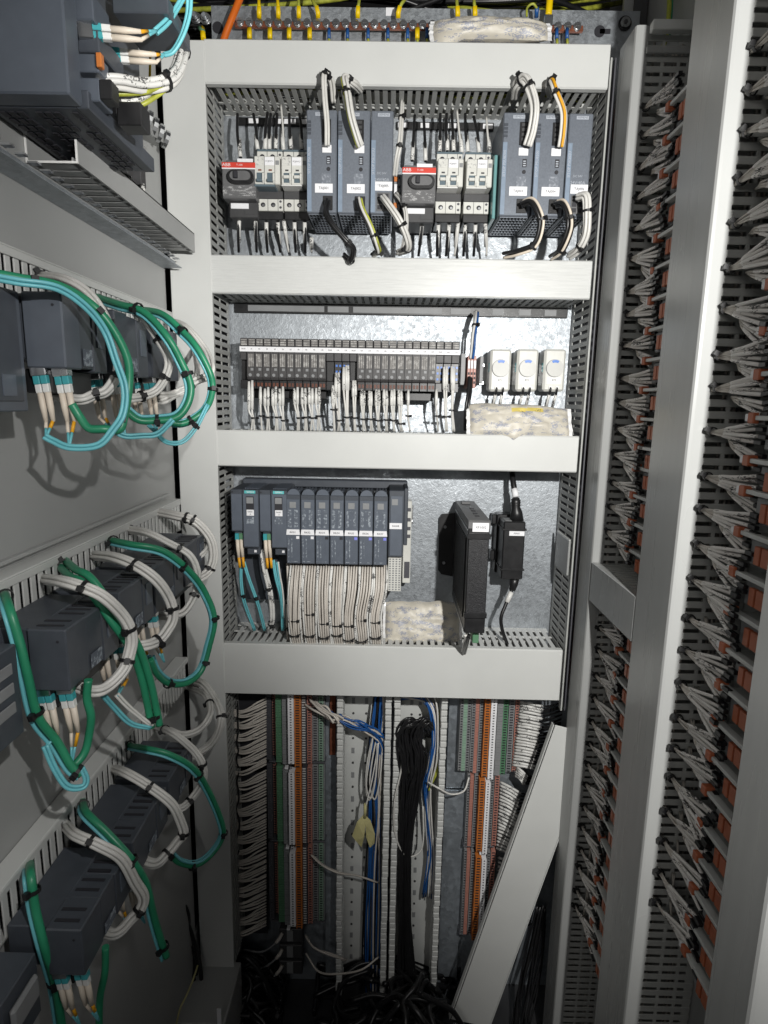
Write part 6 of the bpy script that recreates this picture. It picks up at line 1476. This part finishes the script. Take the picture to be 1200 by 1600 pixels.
# middle row
loop_w('nearest white loop over the middle left row', [(68, 905, .44), (95, 908, .455), (130, 915, .475), (165, 935, .50), (190, 965, .515), (203, 1000, .52), (202, 1024, .518), (190, 1050, .51), (170, 1068, .50), (145, 1078, .49)], 5, .0021, (.06, .28, .5, .68), 'wire')
loop_w('second white loop over the middle left row', [(145, 868, .54), (175, 872, .55), (210, 880, .57), (245, 905, .59), (265, 935, .60), (270, 965, .60), (262, 985, .595), (245, 1000, .585), (218, 1010, .57)], 5, .0022, (.07, .3, .55, .8))
loop_w('third white loop over the middle left row', [(201, 828, .66), (230, 835, .67), (265, 848, .69), (295, 868, .705), (308, 890, .71), (310, 910, .71), (303, 930, .705), (285, 955, .69), (262, 965, .68)], 4, .0022, (.12, .35, .7))
loop_w('large white loop in front of the grey column beside the middle left row', [(245, 803, .76), (275, 806, .78), (305, 815, .80), (328, 840, .815), (335, 870, .82), (325, 893, .815), (305, 905, .80), (283, 912, .78)], 7, .0023, (.28, .32, .65, .8))
loop_w('inner white loop in front of the grey column beside the middle left row', [(285, 808, .80), (310, 822, .81), (321, 845, .815), (318, 862, .81), (305, 872, .80), (290, 872, .79)], 4, .0023, (.5,))
loop_g('near green and aqua cable dropping across the middle left row', [(8, 918, .40), (14, 945, .41), (28, 1000, .43), (44, 1060, .445), (62, 1120, .45), (85, 1165, .455), (112, 1195, .46), (128, 1210, .46)], 1, 3, (.2, .62, .95), .0036, 3.5)
loop_g('second green cable from the middle left duct falling between the modules', [(98, 876, .48), (115, 893, .485), (140, 912, .50), (180, 965, .52), (210, 1010, .53), (228, 1060, .535), (240, 1110, .54), (243, 1135, .54)], 2, 0, (.08, .16, .62, .93), .0046)
loop_g('long green and aqua loop across the middle left row to the grey column', [(168, 843, .60), (205, 850, .62), (250, 862, .65), (290, 885, .68), (318, 920, .70), (332, 965, .705), (330, 1010, .70), (315, 1045, .69), (290, 1065, .67), (265, 1070, .65), (245, 1055, .63), (235, 1030, .62)], 1, 2, (.12, .33, .5, .64, .85), .0036, 3.7)
harness('green_plug_cable', 'green plug and cable hanging below the nearest middle-row controller', pl([(138, 1062, .475), (138, 1090, .475), (139, 1120, .475), (136, 1150, .475), (128, 1180, .47), (118, 1195, .465)]), [('green', .0036, 1)], (), 'cable')
harness('fibre_pair', 'dim aqua fibres sagging below the middle left row', pl([(160, 1085, .50), (180, 1110, .51), (205, 1130, .52), (235, 1138, .53)]), [('teal', .0014, 2)], (), 'fibre cable', GL)
harness('fibre_pair', 'dim white-sleeved fibres beside the sagging aqua fibres', pl([(182, 1085, .52), (198, 1105, .525), (220, 1125, .53), (238, 1135, .535)]), [('wire', .0013, 2)], (), 'fibre cable', GL)
harness('fibre_pair', 'dim aqua loop at the left below the near green cable', pl([(70, 1165, .45), (85, 1200, .45), (108, 1228, .452), (128, 1230, .455), (136, 1215, .46), (128, 1200, .46)]), [('teal', .0015, 2)], (), 'fibre cable', GL)
# bottom row
loop_w('nearest white loop over the bottom left row', [(97, 1293, .46), (120, 1302, .475), (150, 1318, .49), (185, 1342, .51), (212, 1372, .525), (222, 1400, .53), (219, 1418, .528), (205, 1440, .52), (180, 1458, .505)], 5, .0021, (.08, .28, .72))
loop_w('second white loop over the bottom left row', [(176, 1200, .56), (195, 1210, .57), (230, 1228, .59), (265, 1255, .605), (282, 1280, .61), (285, 1300, .61), (278, 1315, .605), (262, 1335, .59), (240, 1348, .58)], 5, .0021, (.06, .32, .6, .8))
loop_w('third white loop over the bottom left row', [(240, 1136, .66), (265, 1142, .67), (290, 1157, .69), (310, 1182, .70), (319, 1205, .70), (314, 1230, .70), (300, 1250, .69), (280, 1262, .68)], 4, .0021, (.2, .5, .8))
loop_w('large dim white loop beside the bottom of the grey column', [(298, 1065, .80), (318, 1070, .81), (338, 1092, .82), (345, 1120, .82), (338, 1150, .815), (322, 1170, .81), (300, 1180, .79)], 6, .0023, (.2, .5))
loop_w('inner dim white loop beside the bottom of the grey column', [(296, 1075, .78), (318, 1085, .79), (328, 1105, .80), (325, 1125, .80), (308, 1140, .79), (288, 1148, .78)], 4, .0023, (.4,))
loop_g('nearest green and aqua cable dropping from the bottom left duct', [(45, 1345, .41), (50, 1365, .415), (60, 1420, .43), (72, 1480, .44), (84, 1540, .45), (98, 1610, .455)], 1, 3, (.06, .42, .82), .0038, 3.5)
loop_g('second green and aqua cable falling diagonally over the bottom left row', [(127, 1252, .49), (135, 1272, .495), (170, 1305, .51), (205, 1345, .525), (228, 1380, .535), (240, 1430, .54), (252, 1470, .545), (260, 1495, .545)], 1, 3, (.2, .5, .92), .0038, 3.5)
loop_g('far green and aqua loop over the bottom left row', [(198, 1162, .61), (225, 1168, .63), (265, 1178, .65), (300, 1198, .68), (325, 1232, .70), (347, 1280, .71), (346, 1310, .71), (330, 1335, .70), (305, 1350, .685), (280, 1348, .67), (265, 1335, .66)], 1, 2, (.12, .4, .62, .85), .0034, 3.7)
harness('green_plug_cable', 'dim green cable hanging below the nearest bottom-row controller', pl([(165, 1480, .47), (162, 1520, .47), (158, 1560, .47), (155, 1620, .47)]), [('green', .0034, 1)], (), 'cable')
